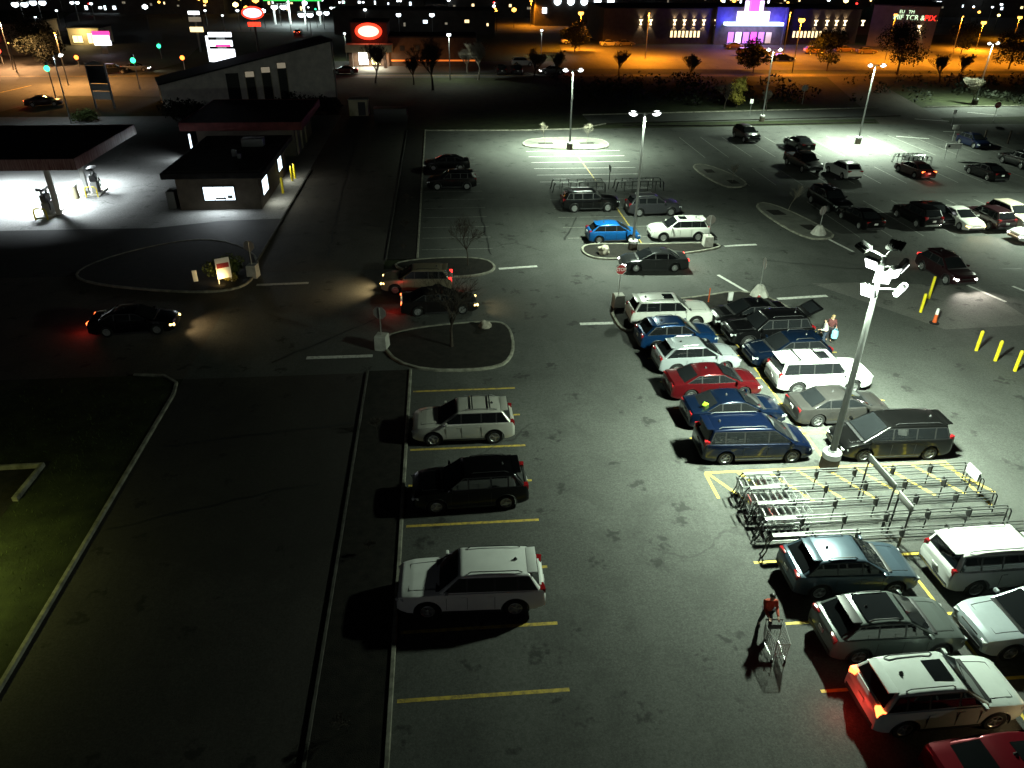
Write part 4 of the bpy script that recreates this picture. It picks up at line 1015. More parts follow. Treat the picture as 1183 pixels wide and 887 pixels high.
def leaf_clump(b, c, r, n, size, rr, d=(1,1,1)):
    for _ in range(n):
        v = Vector((rr.gauss(0,1), rr.gauss(0,1), rr.gauss(0,1))).normalized()*r*rr.uniform(.55,1.08)
        p = Vector(c) + Vector((v.x*d[0], v.y*d[1], v.z*d[2]))
        n_ = (v.normalized()*.6 + Vector((rr.gauss(0,.5), rr.gauss(0,.5), rr.gauss(.3,.5)))).normalized(); a = n_.orthogonal().normalized(); a.rotate(Matrix.Rotation(rr.uniform(0,6.28),3,n_)); e = n_.cross(a)
        s = size*rr.uniform(.6,1.4)
        b.poly([p-a*s, p-e*s*.55, p+a*s, p+e*s*.55])
def leafy_tree(label, x, y, h, w, seed, mat='leaf_dark', leaves=2200, size=.22, group=None, trunk=.3, name='tree'):
    rr = random.Random(seed); t = thing(name, label, 'tree', (x,y,0), 0, group)
    tr = MB(); tr.cone((0,0,0),(0,0,h*.6), .022*h, .010*h, 8)
    b = MB(); k = 13
    for i in range(k):
        a = rr.uniform(0,6.28); q = rr.uniform(0,1)**.6; z = lerp(h*trunk, h*.92, rr.uniform(0,1)); env = math.sin(math.pi*min(1,max(.12,(z/h-trunk*.6)/(1.05-trunk*.6))))
        c = (math.cos(a)*q*w*.42*env, math.sin(a)*q*w*.42*env, z)
        tr.cone((0,0,z*.6), c, .008*h, .003*h, 5, cap=False)
        leaf_clump(b, c, w*rr.uniform(.16,.27), leaves//k, size, rr, (1,1,.8))
    tr.build('trunk', M['bark'], t); b.build('crown', M[mat], t, sharp=None, recalc=False); return t
def bush(label, x, y, r, h, seed, mat='leaf_dark', n=600, size=.10, group=None, z=0):
    rr = random.Random(seed); t = thing('bush', label, 'bush', (x,y,z), 0, group); b = MB(); s = MB()
    for i in range(6):
        a = rr.uniform(0,6.28); q = rr.uniform(.1,.6)*r; c = (math.cos(a)*q, math.sin(a)*q, h*rr.uniform(.35,.65)); s.cone((0,0,0), c, .03, .012, 5, cap=False)
        leaf_clump(b, c, r*.55, n//6, size, rr, (1,1,h/r*.75))
    s.build('stem', M['bark'], t); b.build('foliage', M[mat], t, sharp=None, recalc=False); return t

bare_tree('lone tall bare tree standing in the kerbed island at the crossing', .1, 39.2, 5.4, 3, .42, thick=1.25, z=.08)
bare_tree('thin bare tree in the island behind the tan suv', 1.5, 52.2, 4.2, 8, .40, thick=.9, z=.08)
for i, (x, y, h) in enumerate([(12.3,92.3,2.9),(17.3,92.2,2.9),(29.0,73.9,2.0),(30.7,64.0,3.0)]):
    bare_tree(['bare sapling left of the lamp post on the concrete island','bare sapling right of the lamp post on the concrete island','bare sapling in the lower pit of the narrow concrete island','bare sapling in the upper pit of the island by the black suv'][i], x, y, h, 20+i, .16, 'pale_bark', 'saplings in the concrete islands', .55, 4, 'sapling', .1)
for i, (x, y, h) in enumerate([(-3.4,14.5,1.2),(-3.3,22.2,1.0),(-3.6,30.6,1.3),(-3.3,60.0,1.9),(-3.5,68.0,1.7),(-3.2,55.6,1.1)]):
    bare_tree(['low twiggy shrub at the near end of the planting strip','low twiggy shrub beside the black suv in the planting strip','low twiggy shrub ahead of the silver suv in the planting strip','slim sapling in the far part of the planting strip','slim sapling beside the far black suv in the planting strip','short shrub where the planting strip meets the crossing'][i], x, y, h, 40+i, .55, 'bark', 'shrubs along the planting strip', .5, 4, 'shrub', .07, 'shrub', .2)
bush('yellowish bush lit by a lamp behind the white yard sign', -15.9, 51.3, 1.7, 1.3, 1, 'leaf_bush', 1300, .11, z=.08)
bush('brownish bush left of the stop sign block on the fuel station island', -15.1, 50.4, .6, .6, 2, 'leaf_yellow', 350, .07, z=.08)
bush('round pale bush at the road edge behind the fuel canopy', *(-47.07,108.68), 2.0, 1.5, 3, 'leaf_bush', 900, .16)
for i, (p, r, h) in enumerate([((-32.17,108.14),3.4,3.0),((-36.12,111.33),2.6,2.2),((-19.42,112.66),3.8,3.0),((-16.95,113.89),3.0,2.4)]):
    bush(['large dark bush against the left part of the long grey wall','low dark bush at the left end of the long grey wall','large dark bush behind the red edged roof','dark bush at the right end of the long grey wall'][i], *p, r, h, 10+i, 'leaf_dark', 900, .2, 'bushes along the long grey wall')
leafy_tree('small tree with yellow light painted in its leaves at the far lot edge', *(44.44,116.07), 4.6, 3.6, 5, 'leaf_yellow', 1500, .16, trunk=.2)  # yellow light is put into the leaf colour
bare_tree('grey bare tree just left of the yellow toned tree', *(41.96,114.70), 4.6, 61, .5, depth=5)
# roadside trees, bare
spots = [((-11.29,141.48),8.2,'bare tree in front of the red lit sign'), ((-1.34,133.64),10.2,'broad dark bare tree right of the restaurant'), ((5.16,154.28),6.6,'pale lit bare tree beside the slim lamp post'), ((6.87,145.26),8.5,'dark bare tree right of the pale lit tree'), ((16.92,145.07),6.6,'bare tree left of the white van'), ((20.55,145.00),6.2,'bare tree at the road between the white van and the lamp post'), ((32.95,146.95),6,'bare tree standing against the orange lit lot'), ((-4.64,139.37),6.4,'slender bare tree beside the restaurant wing'),((45.38,144.54),5.6,'bare tree in the dark verge below the row of wall lamps'),((91.46,140.43),6.4,'bare tree in the scrub below the right hand building'),((96.81,143.59),6.0,'bare tree in the scrub left of the far right lamp'),((83.07,117.89),5.2,'pale bare shrubby tree at the service road verge'),((47.87,113.09),3.6,'thin grey shrub beside the lamp post in the grass')]
for i, (p, h, lab) in enumerate(spots):
    bare_tree(lab, *p, h, 70+i, .6 if h > 5 else .4, 'pale_bark' if 'pale' in lab else 'bark', 'bare roadside trees', 2.3, 5, low=.24)
for i, (p, h, w, lab) in enumerate([((61.03,153.48),5.6,6.5,'small round dark tree before the purple lit entrance'),((77.06,155.74),7.0,8,'round dark tree on the orange lit lot'),((88.94,150.64),9.0,10,'largest dark tree, before the building with red letters'),((117.10,157.83),7,9,'dark tree at far right below the sodium lamps'),((124.18,185.33),6,8,'dim amber lit tree under a sodium lamp'),((-83.32,176.10),8,11,'round dark tree beside the pale building at far left'),((-76.08,165.13),6,9,'lower dark tree at the left road'),((31.41,188.74),7,7,'amber lit tree under the left sodium lamp')]):
    leafy_tree(lab, *p, h, w, 90+i, 'leaf_dark', 4200, .19, 'dark trees beyond the lot')
# scrub: an uncountable thicket beyond the lot
rr = random.Random(12); b = MB()
for _ in range(420):
    px = rr.uniform(20, 150); q = rr.uniform(118, 145); 
    if 60 < px < 86 and rr.random() < .8: continue
    leaf_clump(b, (px, q, rr.uniform(.2,.9)), rr.uniform(.7,1.6), 16, .28, rr, (1.2,1.2,.7))
o = b.build('scrub', M['leaf_dark'], sharp=None, recalc=False); tag(o, 'low dark scrub covering the field beyond the lot', 'scrub', None, 'stuff')
b = MB()
for _ in range(9000):
    x, y = rr.uniform(-34,-14.7), rr.uniform(12, 36.4)
    if x < -18.0 and y > 20: 
        if y < 28.9: continue
    a = rr.uniform(0,6.28); s = rr.uniform(.006,.016); hh = rr.uniform(.05,.16); dx, dy = math.cos(a)*s, math.sin(a)*s
    b.poly([(x-dx,y-dy,.085),(x+dx,y+dy,.085),(x+rr.uniform(-.08,.08),y+rr.uniform(-.08,.08),.09+hh)])
o = b.build('grass_tufts', M['leaf_bush'], sharp=None, recalc=False); tag(o, 'short grass on the bank west of the drive', 'grass', None, 'stuff')

# ------------------------------------------------------------------ fuel station
COOL = (.86,.96,1.0)
t = thing('fuel_canopy', 'flat dark fuel canopy with weathered red fascia over two pumps', 'canopy', (-29.9,65.0,0))
b = MB(); b.box((-17,7.0,4.72),(33.8,13.9,.76)); b.build('roof', M['roof_dark'], t)
b = MB()
for (c, d) in (((-17,-.02,4.68),(34.1,.12,.90)),((-17,14.02,4.68),(34.1,.12,.90)),((-.03,7,4.68),(.12,13.92,.90)),((-33.97,7,4.68),(.12,13.92,.90))): b.box(c, d, bev=.02)
fm, nt, bs = newmat('streaked_fascia'); v = noise_tex(nt, pos(nt,(9,9,.5)), 1.2, 5, .7); col = mix(nt, ramp(nt, v, [(.35,0),(.7,1)]), (.13,.035,.035), (.48,.34,.32)); nt.links.new(col, bs.inputs['Base Color']); bs.inputs['Roughness'].default_value = .6
b.build('fascia', fm, t)
for i, (x, y) in enumerate([(-3.35,1.9),(-3.7,8.9),(-14,1.9),(-14,8.9),(-24,1.9),(-24,8.9)]):
    b = MB(); b.box((x,y,2.1),(.36,.36,4.2),bev=.02); b.build('column', M['white_paint'], t)
for i in range(4):
    for y in (3.4, 10.4):
        x = -4.5-7.5*i
        b = MB(); b.box((x,y,4.31),(.6,.6,.05)); b.build('ceiling_light', M['lens'], t)
        lamp('canopy_light', 'AREA', (-29.9+x, 65.0+y, 4.26), 1150 if i < 2 else 900, COOL, None, shape='SQUARE', size=.7, spread=R(136))
def pump(label, x, y, rz=0):
    t = thing('fuel_pump', label, 'fuel pump', (x,y,0), rz, 'fuel pumps')
    b = MB(); b.box((0,0,.07),(1.3,2.6,.14),bev=.03); b.build('plinth', M['concrete'], t)
    b = MB(); b.box((0,0,.62),(.55,1.0,.96),bev=.04); b.build('cabinet', M['dim_panel'], t)
    b = MB(); b.box((0,0,1.45),(.48,.9,.62),bev=.03); b.build('display_panel', M['black_steel'], t)
    for k in (-1,1):
        b = MB(); b.box((0,k*.42,1.95),(.14,.10,.5)); b.build('upright', M['grey_steel'], t)
        b = MB(); b.tube([(.30,k*.4,1.5),(.44,k*.45,.9),(.36,k*.42,.5),(.33,k*.38,1.1)], .025, 6); b.build('hose', M['rubber'], t)
        b = MB(); b.box((.32,k*.40,1.2),(.10,.10,.28),bev=.02); b.build('nozzle', M['black_steel'], t)
    b = MB(); b.box((0,0,2.28),(.62,1.35,.26),bev=.10); b.build('topper', M['black_steel'], t)
    b = MB(); b.tube([(-.5,-1.55,0),(-.5,-1.55,.75),(-.35,-1.55,.95),(.35,-1.55,.95),(.5,-1.55,.75),(.5,-1.55,0)], .06, 8); b.build('guard_hoop', M['bollard'], t)
pump('fuel pump nearest the camera with its yellow hoop in front', -34.0, 66.9)
pump('fuel pump farther back near the canopy edge', -32.6, 73.6, R(6))
t = thing('litter_bin', 'round beige litter bin between the two fuel pumps', 'litter bin', (*(-33.93,71.80),0))
b = MB(); b.lathe([(.44,0),(.47,1.15),(0,1.15)],n=18); b.build('drum', M['cream'], t); b = MB(); b.lathe([(.49,1.12),(.49,1.28),(.40,1.36),(0,1.37)],n=18); b.build('lid', M['white_paint'], t)
# kiosk
t = thing('kiosk_building', 'small flat roofed kiosk with three bright windows at the fuel station', 'kiosk', (-23.4,67.4,0))
b = MB(); b.box((3.7,6.6,1.5),(7.0,13.0,3.0)); b.build('wall', M['wall_brown'], t)
b = MB(); b.box((3.75,6.4,3.28),(8.5,15.2,.50),bev=.03); rf = b.build('roof', M['roof_dark'], t)
b = MB(); b.box((3.75,6.4,3.56),(7.8,14.4,.06)); b.build('roof_membrane', M['wall_dark'], rf)
for (x, y, sx, sy, sz) in ((5.2,9,2.0,1.2,.7),(4.4,4.6,.4,.4,.6),(5.0,3.8,.3,.3,.4)):
    b = MB(); b.box((x,y,3.6+sz/2),(sx,sy,sz),bev=.02); b.build('roof_vent', M['grey_steel'], t)
def window(parent, c, w, h, axis, mat='win_white', frame='trim', power=0, aim=None, bars=2):
    """axis 'y': pane faces -y; 'x': pane faces +x"""
    b = MB(); th = .12
    D = (w+.16,th,h+.16) if axis == 'y' else (th,w+.16,h+.16)
    b.box(c, D, bev=.01); o = b.build('window', M[frame], parent)
    b = MB(); off = (0,-th/2-.008,0) if axis == 'y' else (th/2+.008,0,0)
    cc = tuple(c[i]+off[i] for i in range(3)); b.box(cc, (w,.012,h) if axis == 'y' else (.012,w,h)); b.build('pane', M[mat], o)
    if bars:
        b = MB()
        for k in range(1,bars+1):
            u = -w/2+w*k/(bars+1); b.box((cc[0]+u,cc[1]-.012,cc[2]) if axis == 'y' else (cc[0]+.012,cc[1]+u,cc[2]), (.05,.02,h) if axis == 'y' else (.02,.05,h))
        b.build('mullion', M[frame], o)
    return o
def posters(w, c, axis, lst):
    for (u, v, a, h, m) in lst:
        b = MB(); b.box((c[0]+u, c[1]-.085, c[2]+v) if axis == 'y' else (c[0]+.085, c[1]+u, c[2]+v), (a,.012,h) if axis == 'y' else (.012,a,h)); b.build('poster', M[m], w)
kw = window(t, (3.75,.06,1.45), 2.6, 1.15, 'y', bars=2); posters(kw, (3.75,.06,1.45), 'y', [(.9,-.30,.42,.30,'dim_panel'),(.1,-.42,.9,.16,'grey_steel')]); lamp('window_light','AREA',(-19.65,67.2,1.45),160,COOL,None,shape='RECTANGLE',size=2.5,size_y=1.1,aim=(0,-1,-.25))
window(t, (7.24,2.2,1.6), 2.2, 1.3, 'x', bars=1); lamp('window_light','AREA',(-15.9,69.6,1.6),60,(1,1,.8),None,shape='RECTANGLE',size=2.0,size_y=1.1,aim=(1,0,-.3))
window(t, (7.24,9.6,1.75), 1.7, 1.3, 'x', bars=1); lamp('window_light','AREA',(-15.9,77,1.6),60,(1,1,.8),None,shape='RECTANGLE',size=1.5,size_y=1.1,aim=(1,0,-.3))
b = MB(); b.box((-.35,1.4,.75),(.7,1.4,1.5),bev=.03); tag(b.build('ice_chest', M['grey_steel'], None, (-23.7,67.3,0)), 'dark ice chest against the left wall of the kiosk', 'ice chest')
for i, q in enumerate([(-15.25,72.52),(-15.07,76.88),(-14.97,77.87)]):
    pole(['stout amber post at the near side door of the kiosk','stout amber post at the middle of the kiosk side wall','stout amber post farthest back at the kiosk side wall'][i], *q, 1.5, .12, 'bollard', 'bollard', 'bollard', 'posts beside the kiosk')
# rear building with red edge
t = thing('service_building', 'low service building with dark red roof edge behind the kiosk', 'building', (-27.5,87.0,0))
b = MB(); b.box((6.0,6.4,1.7),(10.4,12.0,3.4)); b.build('wall', M['wall_tan'], t)
b = MB(); b.box((6.0,6.2,3.85),(12.6,14.6,.16)); b.build('roof', M['roof_dark'], t)
b = MB()
for (c,d) in (((6.0,-1.12,3.55),(12.8,.14,.85)),((6,13.52,3.55),(12.8,.14,.85)),((-.33,6.2,3.55),(.14,14.5,.85)),((12.33,6.2,3.55),(.14,14.5,.85))): b.box(c,d,bev=.02)
b.build('fascia', M['fascia_red'], t)
b = MB(); b.box((-.02,.42,1.5),(.16,.16,2.0)); b.build('strip_light', M['win_white'], t); lamp('strip_lamp','AREA',(-27.75,87.2,1.6),140,COOL,None,shape='RECTANGLE',size=.3,size_y=2.0,aim=(-1,-.7,.25))
for k in range(3):
    b = MB(); b.box((11.26,1.5+3*k,1.6),(.12,.5,3.2),bev=.02); b.build('pilaster', M['cream'], t)
# long wall building with a rising roof line
A, B_ = Vector((-40.0,118.4,0)), Vector((-16.5,127.2,0)); dv = B_-A; Lw = dv.length; ang = math.atan2(dv.y, dv.x)
t = thing('warehouse', 'long grey building whose roof line rises to the right, with three tall windows', 'building', tuple(A), ang)
b = MB()
for (z0, z1, d0, d1, nm, mt) in ((0,0,0,22,'wall','wall_pale'),):
    f = [(0,0,0),(Lw,0,0),(Lw,0,8.0),(0,0,3.0)]; g = [(p[0],p[1]+7,p[2]) for p in f]
    b.poly(f); b.poly(g[::-1]); b.poly([f[1],g[1],g[2],f[2]]); b.poly([f[0],f[3],g[3],g[0]])
    b.build(nm, M[mt], t, sharp=20)
b = MB(); q = .25
b.poly([(-q,-q,3.06),(Lw+q,-q,8.06),(Lw+q,7+q,8.06),(-q,7+q,3.06)]); b.poly([(-q,-q,3.06),(Lw+q,-q,8.06),(Lw+q,-q,8.26),(-q,-q,3.26)]); b.poly([(-q,-q,3.26),(Lw+q,-q,8.26),(Lw+q,7+q,8.26),(-q,7+q,3.26)]); b.poly([(Lw+q,-q,8.06),(Lw+q,7+q,8.06),(Lw+q,7+q,8.26),(Lw+q,-q,8.26)])
b.build('roof', M['roof_dark'], t, sharp=20)
b = MB(); b.box((Lw*.40,-.04,2.1),(1.8,.10,4.2)); b.build('recess_shade', M['dark_panel'], t)  # dark panel on the wall stands in for the shade of a recess
for k in range(3):
    x = Lw*(.50+.095*k); zt = 4.3+.5*k
    b = MB(); b.box((x,-.05,zt/2+.1),(1.35,.10,zt)); w = b.build('window', M['dark_panel'], t)
    b = MB(); b.box((x,-.115,zt-.35),(1.25,.02,.75)); b.build('pane', M['win_dim'], w)
    b = MB(); b.box((x-.68,-.09,zt/2+.1),(.08,.08,zt)); b.box((x+.68,-.09,zt/2+.1),(.08,.08,zt)); b.build('frame', M['cream'], w)
b = MB(); b.cone((Lw+.15,-.2,0),(Lw+.15,-.2,7.9),.09,.09,8); b.build('downpipe', M['grey_steel'], t)
t = thing('utility_shed', 'small pale shed with dark doorway at the end of the dark drive', 'shed', (*(-12.79,111.14),0))
b = MB(); b.box((1.3,1.1,1.05),(2.6,2.2,2.1)); b.build('wall', M['cream'], t); b = MB(); b.box((1.3,1.1,2.17),(2.8,2.4,.12),bev=.02); b.build('roof', M['wall_grey'], t); b = MB(); b.box((1.75,-.02,.95),(1.0,.06,1.8)); b.build('door', M['dark_panel'], t)
b = MB(); b.box((0,0,.85),(4.4,2.0,1.7),bev=.04); b.box((0,0,1.75),(4.5,2.1,.10)); tag(b.build('dumpster', M['black_steel'], None, (*(-6.85,107.20),0)), 'dark dumpster in the shade right of the small shed', 'dumpster')
# yard sign and small things on the station island
t = thing('yard_sign', 'white yard sign with a red band in the fuel station island', 'yard sign', (*(-15.22,49.93),.08), R(28))
for k in (-.42,.42):
    b = MB(); b.cone((k,0,0),(k,0,1.75),.03,.03,6); b.build('leg', M['white_paint'], t)
b = MB(); b.box((0,-.06,1.10),(.95,.04,1.45),bev=.01); b.build('board', M['white_paint'], t)
b = MB(); b.box((0,-.084,1.30),(.80,.008,.34)); b.build('red_band', M['stop_red'], t)

b = MB(); b.box((0,0,.45),(.30,.05,.8),bev=.01); tag(b.build('marker_board', M['white_paint'], None, (*(-17.27,50.21),.08), .2), 'small white marker at the left end of the fuel station island kerb', 'marker')
lamp('sign_uplight', 'SPOT', (-15.2,48.9,.35), 150, (1,.70,.28), None, spot_size=R(100), spot_blend=.9, shadow_soft_size=.08, aim=(-.5,1,.25))

# ------------------------------------------------------------------ roads to the left: signals, pylons, lit signs
def signal(label, p, h, col, z=None, group='traffic signals'):
    t = thing('traffic_signal', label, 'traffic signal', (*p,0), 0, group)
    b = MB(); b.cone((0,0,0),(0,0,h),.10,.07,8); b.build('pole', M['grey_steel'], t)
    b = MB(); b.box((0,-.14,h-.55),(.38,.26,1.1),bev=.04); hd = b.build('signal_head', M['black_steel'], t)
    k = {'sig_red':.34,'sig_amber':.0,'sig_green':-.34}[col]
    b = MB(); b.ico((0,-.30,h-.55+k),.42,2,(1,.5,1)); b.build('lamp', M[col], hd); return t
signal('green traffic signal left of the silver corner lamp post', (-57.03,123.63), 5.6, 'sig_green')
signal('amber signal on a thin post left of the pylon sign', (-69.08,162.52), 2.4, 'sig_amber')
signal('green traffic signal on the tall post right of the pylon sign', (-48.73,134.79), 5.4, 'sig_green')
signal('green traffic signal across the road, farther right', (-57.87,176.00), 3.4, 'sig_green')
signal('amber signal beside the road right of the tall signal post', (-47.94,157.39), 2.9, 'sig_amber')
signal('red traffic signal at the very left edge', (-92.63,182.11), 3.6, 'sig_red')
signal('small red signal low at the left edge', (-85.53,167.82), 2.6, 'sig_red')
t = thing('pylon_sign', 'unlit pylon sign with dark, grey and white panels on two legs', 'pylon sign', (*(-48.15,118.32),0), R(-8))
for k in (-1.35,1.35):
    b = MB(); b.box((k,0,3.0),(.18,.3,6.0)); b.build('leg', M['grey_steel'], t)
for z, h, m in ((4.55,2.3,'dark_panel'),(2.85,.9,'dim_panel'),(1.75,1.05,'white_paint')):
    b = MB(); b.box((0,-.05,z),(2.5,.25,h),bev=.02); b.build('panel', M[m], t)
b = MB(); b.prism([(-1.6,0),(1.6,0),(0,.55)],-.2,.2,bottom=True); o = b.build('gable', M['grey_steel'], t, (0,0,5.8)); o.rotation_euler.x = R(90)
def lit_pylon(label, p, h, panels, w, leg='grey_steel', rz=0):
    t = thing('pylon_sign', label, 'lit sign', (*p,0), rz, 'lit pylon signs')
    b = MB(); b.box((0,.1,h/2),(w*.35,.2,h)); b.build('leg', M[leg], t)
    for (z, hh, m, ww) in panels:
        b = MB(); b.box((0,-.1,z),(ww,.3,hh),bev=.03); b.build('panel', M[m], t)
    return t
g = (-38.66,150.38); t = lit_pylon('bright white lit sign of three panels above the long grey wall', g, 7.2, [(6.9,.75,'sign_white',4.0),(5.5,1.0,'sign_white',3.9),(3.5,2.1,'sign_white',4.3)], 4.3)
b = MB(); b.box((-2.35,-.1,4.6),(.35,.3,4.2)); b.build('panel', M['sign_white'], t); b = MB(); b.box((.3,-.27,5.15),(2.6,.02,.35)); b.build('pink_lettering', M['sign_pink'], t)
lamp('sign_light','AREA',(g[0],g[1]-.7,4.5),900,(.8,.9,1),None,shape='RECTANGLE',size=4,size_y=4,aim=(0,-1,-.3))
g = (-72.56,185.25); lit_pylon('pink and white lit sign beside the small yellow lit shop', g, 4.4, [(4.1,.8,'sign_pink',3.6),(3.3,.9,'sign_lilac',3.3),(2.2,1.0,'sign_white',3.5)], 3.4)
g = (-53.26,188.57); lit_pylon('tall lit sign with pale panels left of the bright white sign', g, 8.2, [(7.9,.7,'sign_white',2.4),(6.6,.9,'win_dim',2.6),(4.6,1.0,'win_warm',2.8)], 1.2)
t = thing('oval_sign', 'pink red oval sign on a dark pole front above a small red panel', 'lit sign', (*(-35.75,166.07),0))
b = MB(); b.cone((0,0,0),(0,0,9.5),.2,.2,8); b.build('pole', M['black_steel'], t)
X90 = Matrix.Rotation(R(90),4,'X')
b = MB(); b.lathe([(0,-.2),(1,-.2),(1,.2),(0,.2)],n=32,mat=Matrix.Rotation(R(90),4,'X')@Matrix.Identity(4)); o = b.build('oval_face', M['sign_redglow'], t, (0,-.3,9.4)); o.scale = (2.1,1,1.15)
b = MB(); b.lathe([(0,-.01),(1,-.01),(1,.01),(0,.01)],n=32,mat=X90); o = b.build('white_oval', M['sign_lilac'], t, (0,-.54,9.4)); o.scale = (1.75,1,.82)
b = MB(); b.box((0,-.3,7.4),(2.4,.3,.75),bev=.03); b.build('panel', M['sign_redglow'], t)
t = thing('forecourt_canopy', 'distant fuel canopy with a green lit band at the top edge', 'canopy', (*(-43.33,263.32),0))
b = MB(); b.box((0,0,7.2),(17,12,.8)); b.build('roof', M['white_paint'], t); b = MB(); b.box((0,-6.08,7.2),(17.2,.12,.9)); b.build('green_band', M['sign_green'], t)
for k in range(4):
    b = MB(); b.box((-7+4.6*k,0,3.4),(.5,.5,6.8)); b.build('column', M['white_paint'], t)
    b = MB(); b.box((-7+4.6*k,-2,6.72),(3.2,2.4,.14)); b.build('ceiling_light', M['lens_white'], t)
lamp('canopy_light','AREA',(*(-43.33,263.32),6.5),5200,(.8,1,.95),None,size=9)
def shop(label, p, w, d, h, wall='wall_dark', roof='roof_dark', wins=(), rz=0, name='shop_building', cat='building'):
    t = thing(name, label, cat, (*p,0), rz)
    b = MB(); b.box((0,d/2,h/2),(w,d,h)); b.build('wall', M[wall], t)
    b = MB(); b.box((0,d/2,h+.12),(w+.4,d+.4,.24)); b.build('roof', M[roof], t)
    for (x, z, ww, hh, m) in wins: window(t, (x,-.03,z), ww, hh, 'y', m, bars=0 if ww < 1.2 else 1)
    return t
shop('small yellow lit shop with an arched front at far left', (-83.29,202.76), 7, 8, 3.6, 'cream', 'roof_dark', [(-1.6,1.3,2.2,1.5,'win_warm'),(1.6,1.5,1.8,2.2,'win_warm')])
lamp('shop_light','POINT',((-83.29,202.76)[0],(-83.29,202.76)[1]-2.5,3.2),700,(1,.72,.3),None,shadow_soft_size=.3)
shop('pale flat building behind the trees at the left edge', (-91.23,182.11), 11, 14, 6.0, 'wall_tan')
for i, (p, w, h, lab) in enumerate([((-119.61,312.58),34,6,'dark distant shop with pale windows at upper left'),((-93.43,305.46),36,6.5,'dark distant shop behind the tall lit sign'),((-6.47,230.26),44,6,'dark distant hall behind the restaurant'),((28.70,295.58),50,7,'dark distant store with lit front at top centre'),((203.51,304.68),60,7,'dark distant store at upper right'),((92.33,347.25),60,7,'dark distant hall behind the wall lamp building'),((172.55,365.10),44,8,'dark distant block with white sign at top'),((-152.43,319.52),40,7,'dark distant block at the upper left corner')]):
    r_ = random.Random(i); shop(lab, p, w, 14, h, 'wall_dark', 'roof_dark', [(-w/2+2+k*(w-4)/7, h*.45+r_.uniform(-.4,.8), r_.uniform(.5,1.3), r_.uniform(.5,1.1), r_.choice(['win_dim','win_warm','win_white','win_dim'])) for k in range(8) if r_.random() < .75])
# ------------------------------------------------------------------ restaurant with the red oval
g = (-13.87,161.93); t = thing('restaurant', 'timber clad restaurant with a glowing red oval sign and lit entrance', 'restaurant', (*g,0))
b = MB(); b.box((.3,6.2,3.9),(7.0,9.0,7.8)); b.build('tower', M['wood'], t)
b = MB(); b.box((12.5,7.2,2.6),(17.4,10,5.2)); b.build('wing', M['wood'], t)
b = MB(); b.box((12.5,7.2,5.32),(17.8,10.4,.24)); b.box((.3,6.2,7.92),(7.4,9.4,.24)); b.build('roof', M['roof_dark'], t)
b = MB(); b.box((.2,.6,3.55),(9.0,3.4,1.4),bev=.04); b.build('entrance_canopy', M['cream'], t)
for k in (-3.4,3.2):
    b = MB(); b.box((k,-.6,1.45),(.7,.7,2.9)); b.build('pillar', M['wood'], t)
window(t, (-1.2,1.66,1.5), 1.8, 2.2, 'y', 'win_white'); window(t, (1.2,1.66,1.5), 1.6, 2.2, 'y', 'win_warm')
b = MB(); b.box((12.6,2.12,1.05),(16.8,.10,.28)); b.build('light_strip', emit('amber_strip',(1,.22,.03),.5), t)
for k in (6.5,9.5):
    b = MB(); b.box((k,2.14,3.3),(.9,.1,1.0)); b.build('shutter', M['dark_panel'], t)
b = MB(); b.lathe([(0,-.12),(1,-.12),(1,.12),(0,.12)],n=36,mat=X90); o = b.build('oval_sign', M['sign_redglow'], t, (.2,1.45,6.4)); o.scale = (2.6,1,1.5)
b = MB(); b.lathe([(0,-.01),(1,-.01),(1,.01),(0,.01)],n=36,mat=X90); o = b.build('oval_face', emit('sign_hot',(1,.5,.36),2), t, (.2,1.31,6.4)); o.scale = (2.0,1,1.0)
lamp('sign_glow','POINT',(g[0]+.2,g[1]-.8,6.4),120,(1,.08,.03),None,shadow_soft_size=.8)
lamp('entrance_light','AREA',(g[0]+.2,g[1]-.6,2.75),1900,(1,.95,.7),None,size=4)
lamp('entrance_light','POINT',(g[0]+3.9,g[1]-.8,2.0),200,(1,.45,.12),None,shadow_soft_size=.2)
lamp('wing_light','POINT',(g[0]+9,g[1]-.6,2.0),50,(1,.4,.08),None,shadow_soft_size=.3)
lamp('wing_light','POINT',(g[0]+15,g[1]-.6,2.0),50,(1,.4,.08),None,shadow_soft_size=.3)
def street_lamp(label, p, h, mat='lens_white', power=0, col=(.85,.95,1), size=.8, heads=1, aim=None, group='street lamps beyond the lot', spot=160):
    t = thing('street_lamp', label, 'street lamp', (*p,0), 0, group)
    b = MB(); b.cone((0,0,0),(0,0,h),.11,.07,6); b.build('pole', M['grey_steel'], t)
    b = MB(); b.tube([(-.5*size*(heads-1),0,h),(.5*size*(heads-1)+.01,0,h)],.06,6); b.build('arm', M['grey_steel'], t)
    for k in range(heads):
        x = (k-(heads-1)/2)*size*1.3
        b = MB(); b.box((x,0,h+size*.32),(size,size*.8,size*.2),bev=.04); hd = b.build('lamp_head', M['grey_steel'], t)
        b = MB(); b.ico((x,-.1,h),size*.5,2,(1,.8,.75)); b.build('lens', M[mat], hd)
    if power: lamp('street_light','SPOT',(p[0],p[1],h-size*.4),power*(3.4 if mat == 'lens_sodium' else 1.8),col,None,spot_size=R(spot),spot_blend=.6,shadow_soft_size=.4,aim=(0,0,-1))
    return t
street_lamp('slim white lamp post right of the restaurant', (1.72,145.35), 7.4, 'lens_white', 1800, (.9,1,.85), .8)
street_lamp('slim white lamp post left of the restaurant tower', (-19.36,172.89), 5.2, 'lens_white', 500, (.9,1,.85), .5)
street_lamp('slim white lamp post behind the white van', (22.27,178.77), 5.4, 'lens_white', 900, (.9,1,.8), .6)
street_lamp('thin lamp post before the pale building at left', (-89.71,195.34), 6.5, 'lens_white', 300, (.9,.95,1), .5)
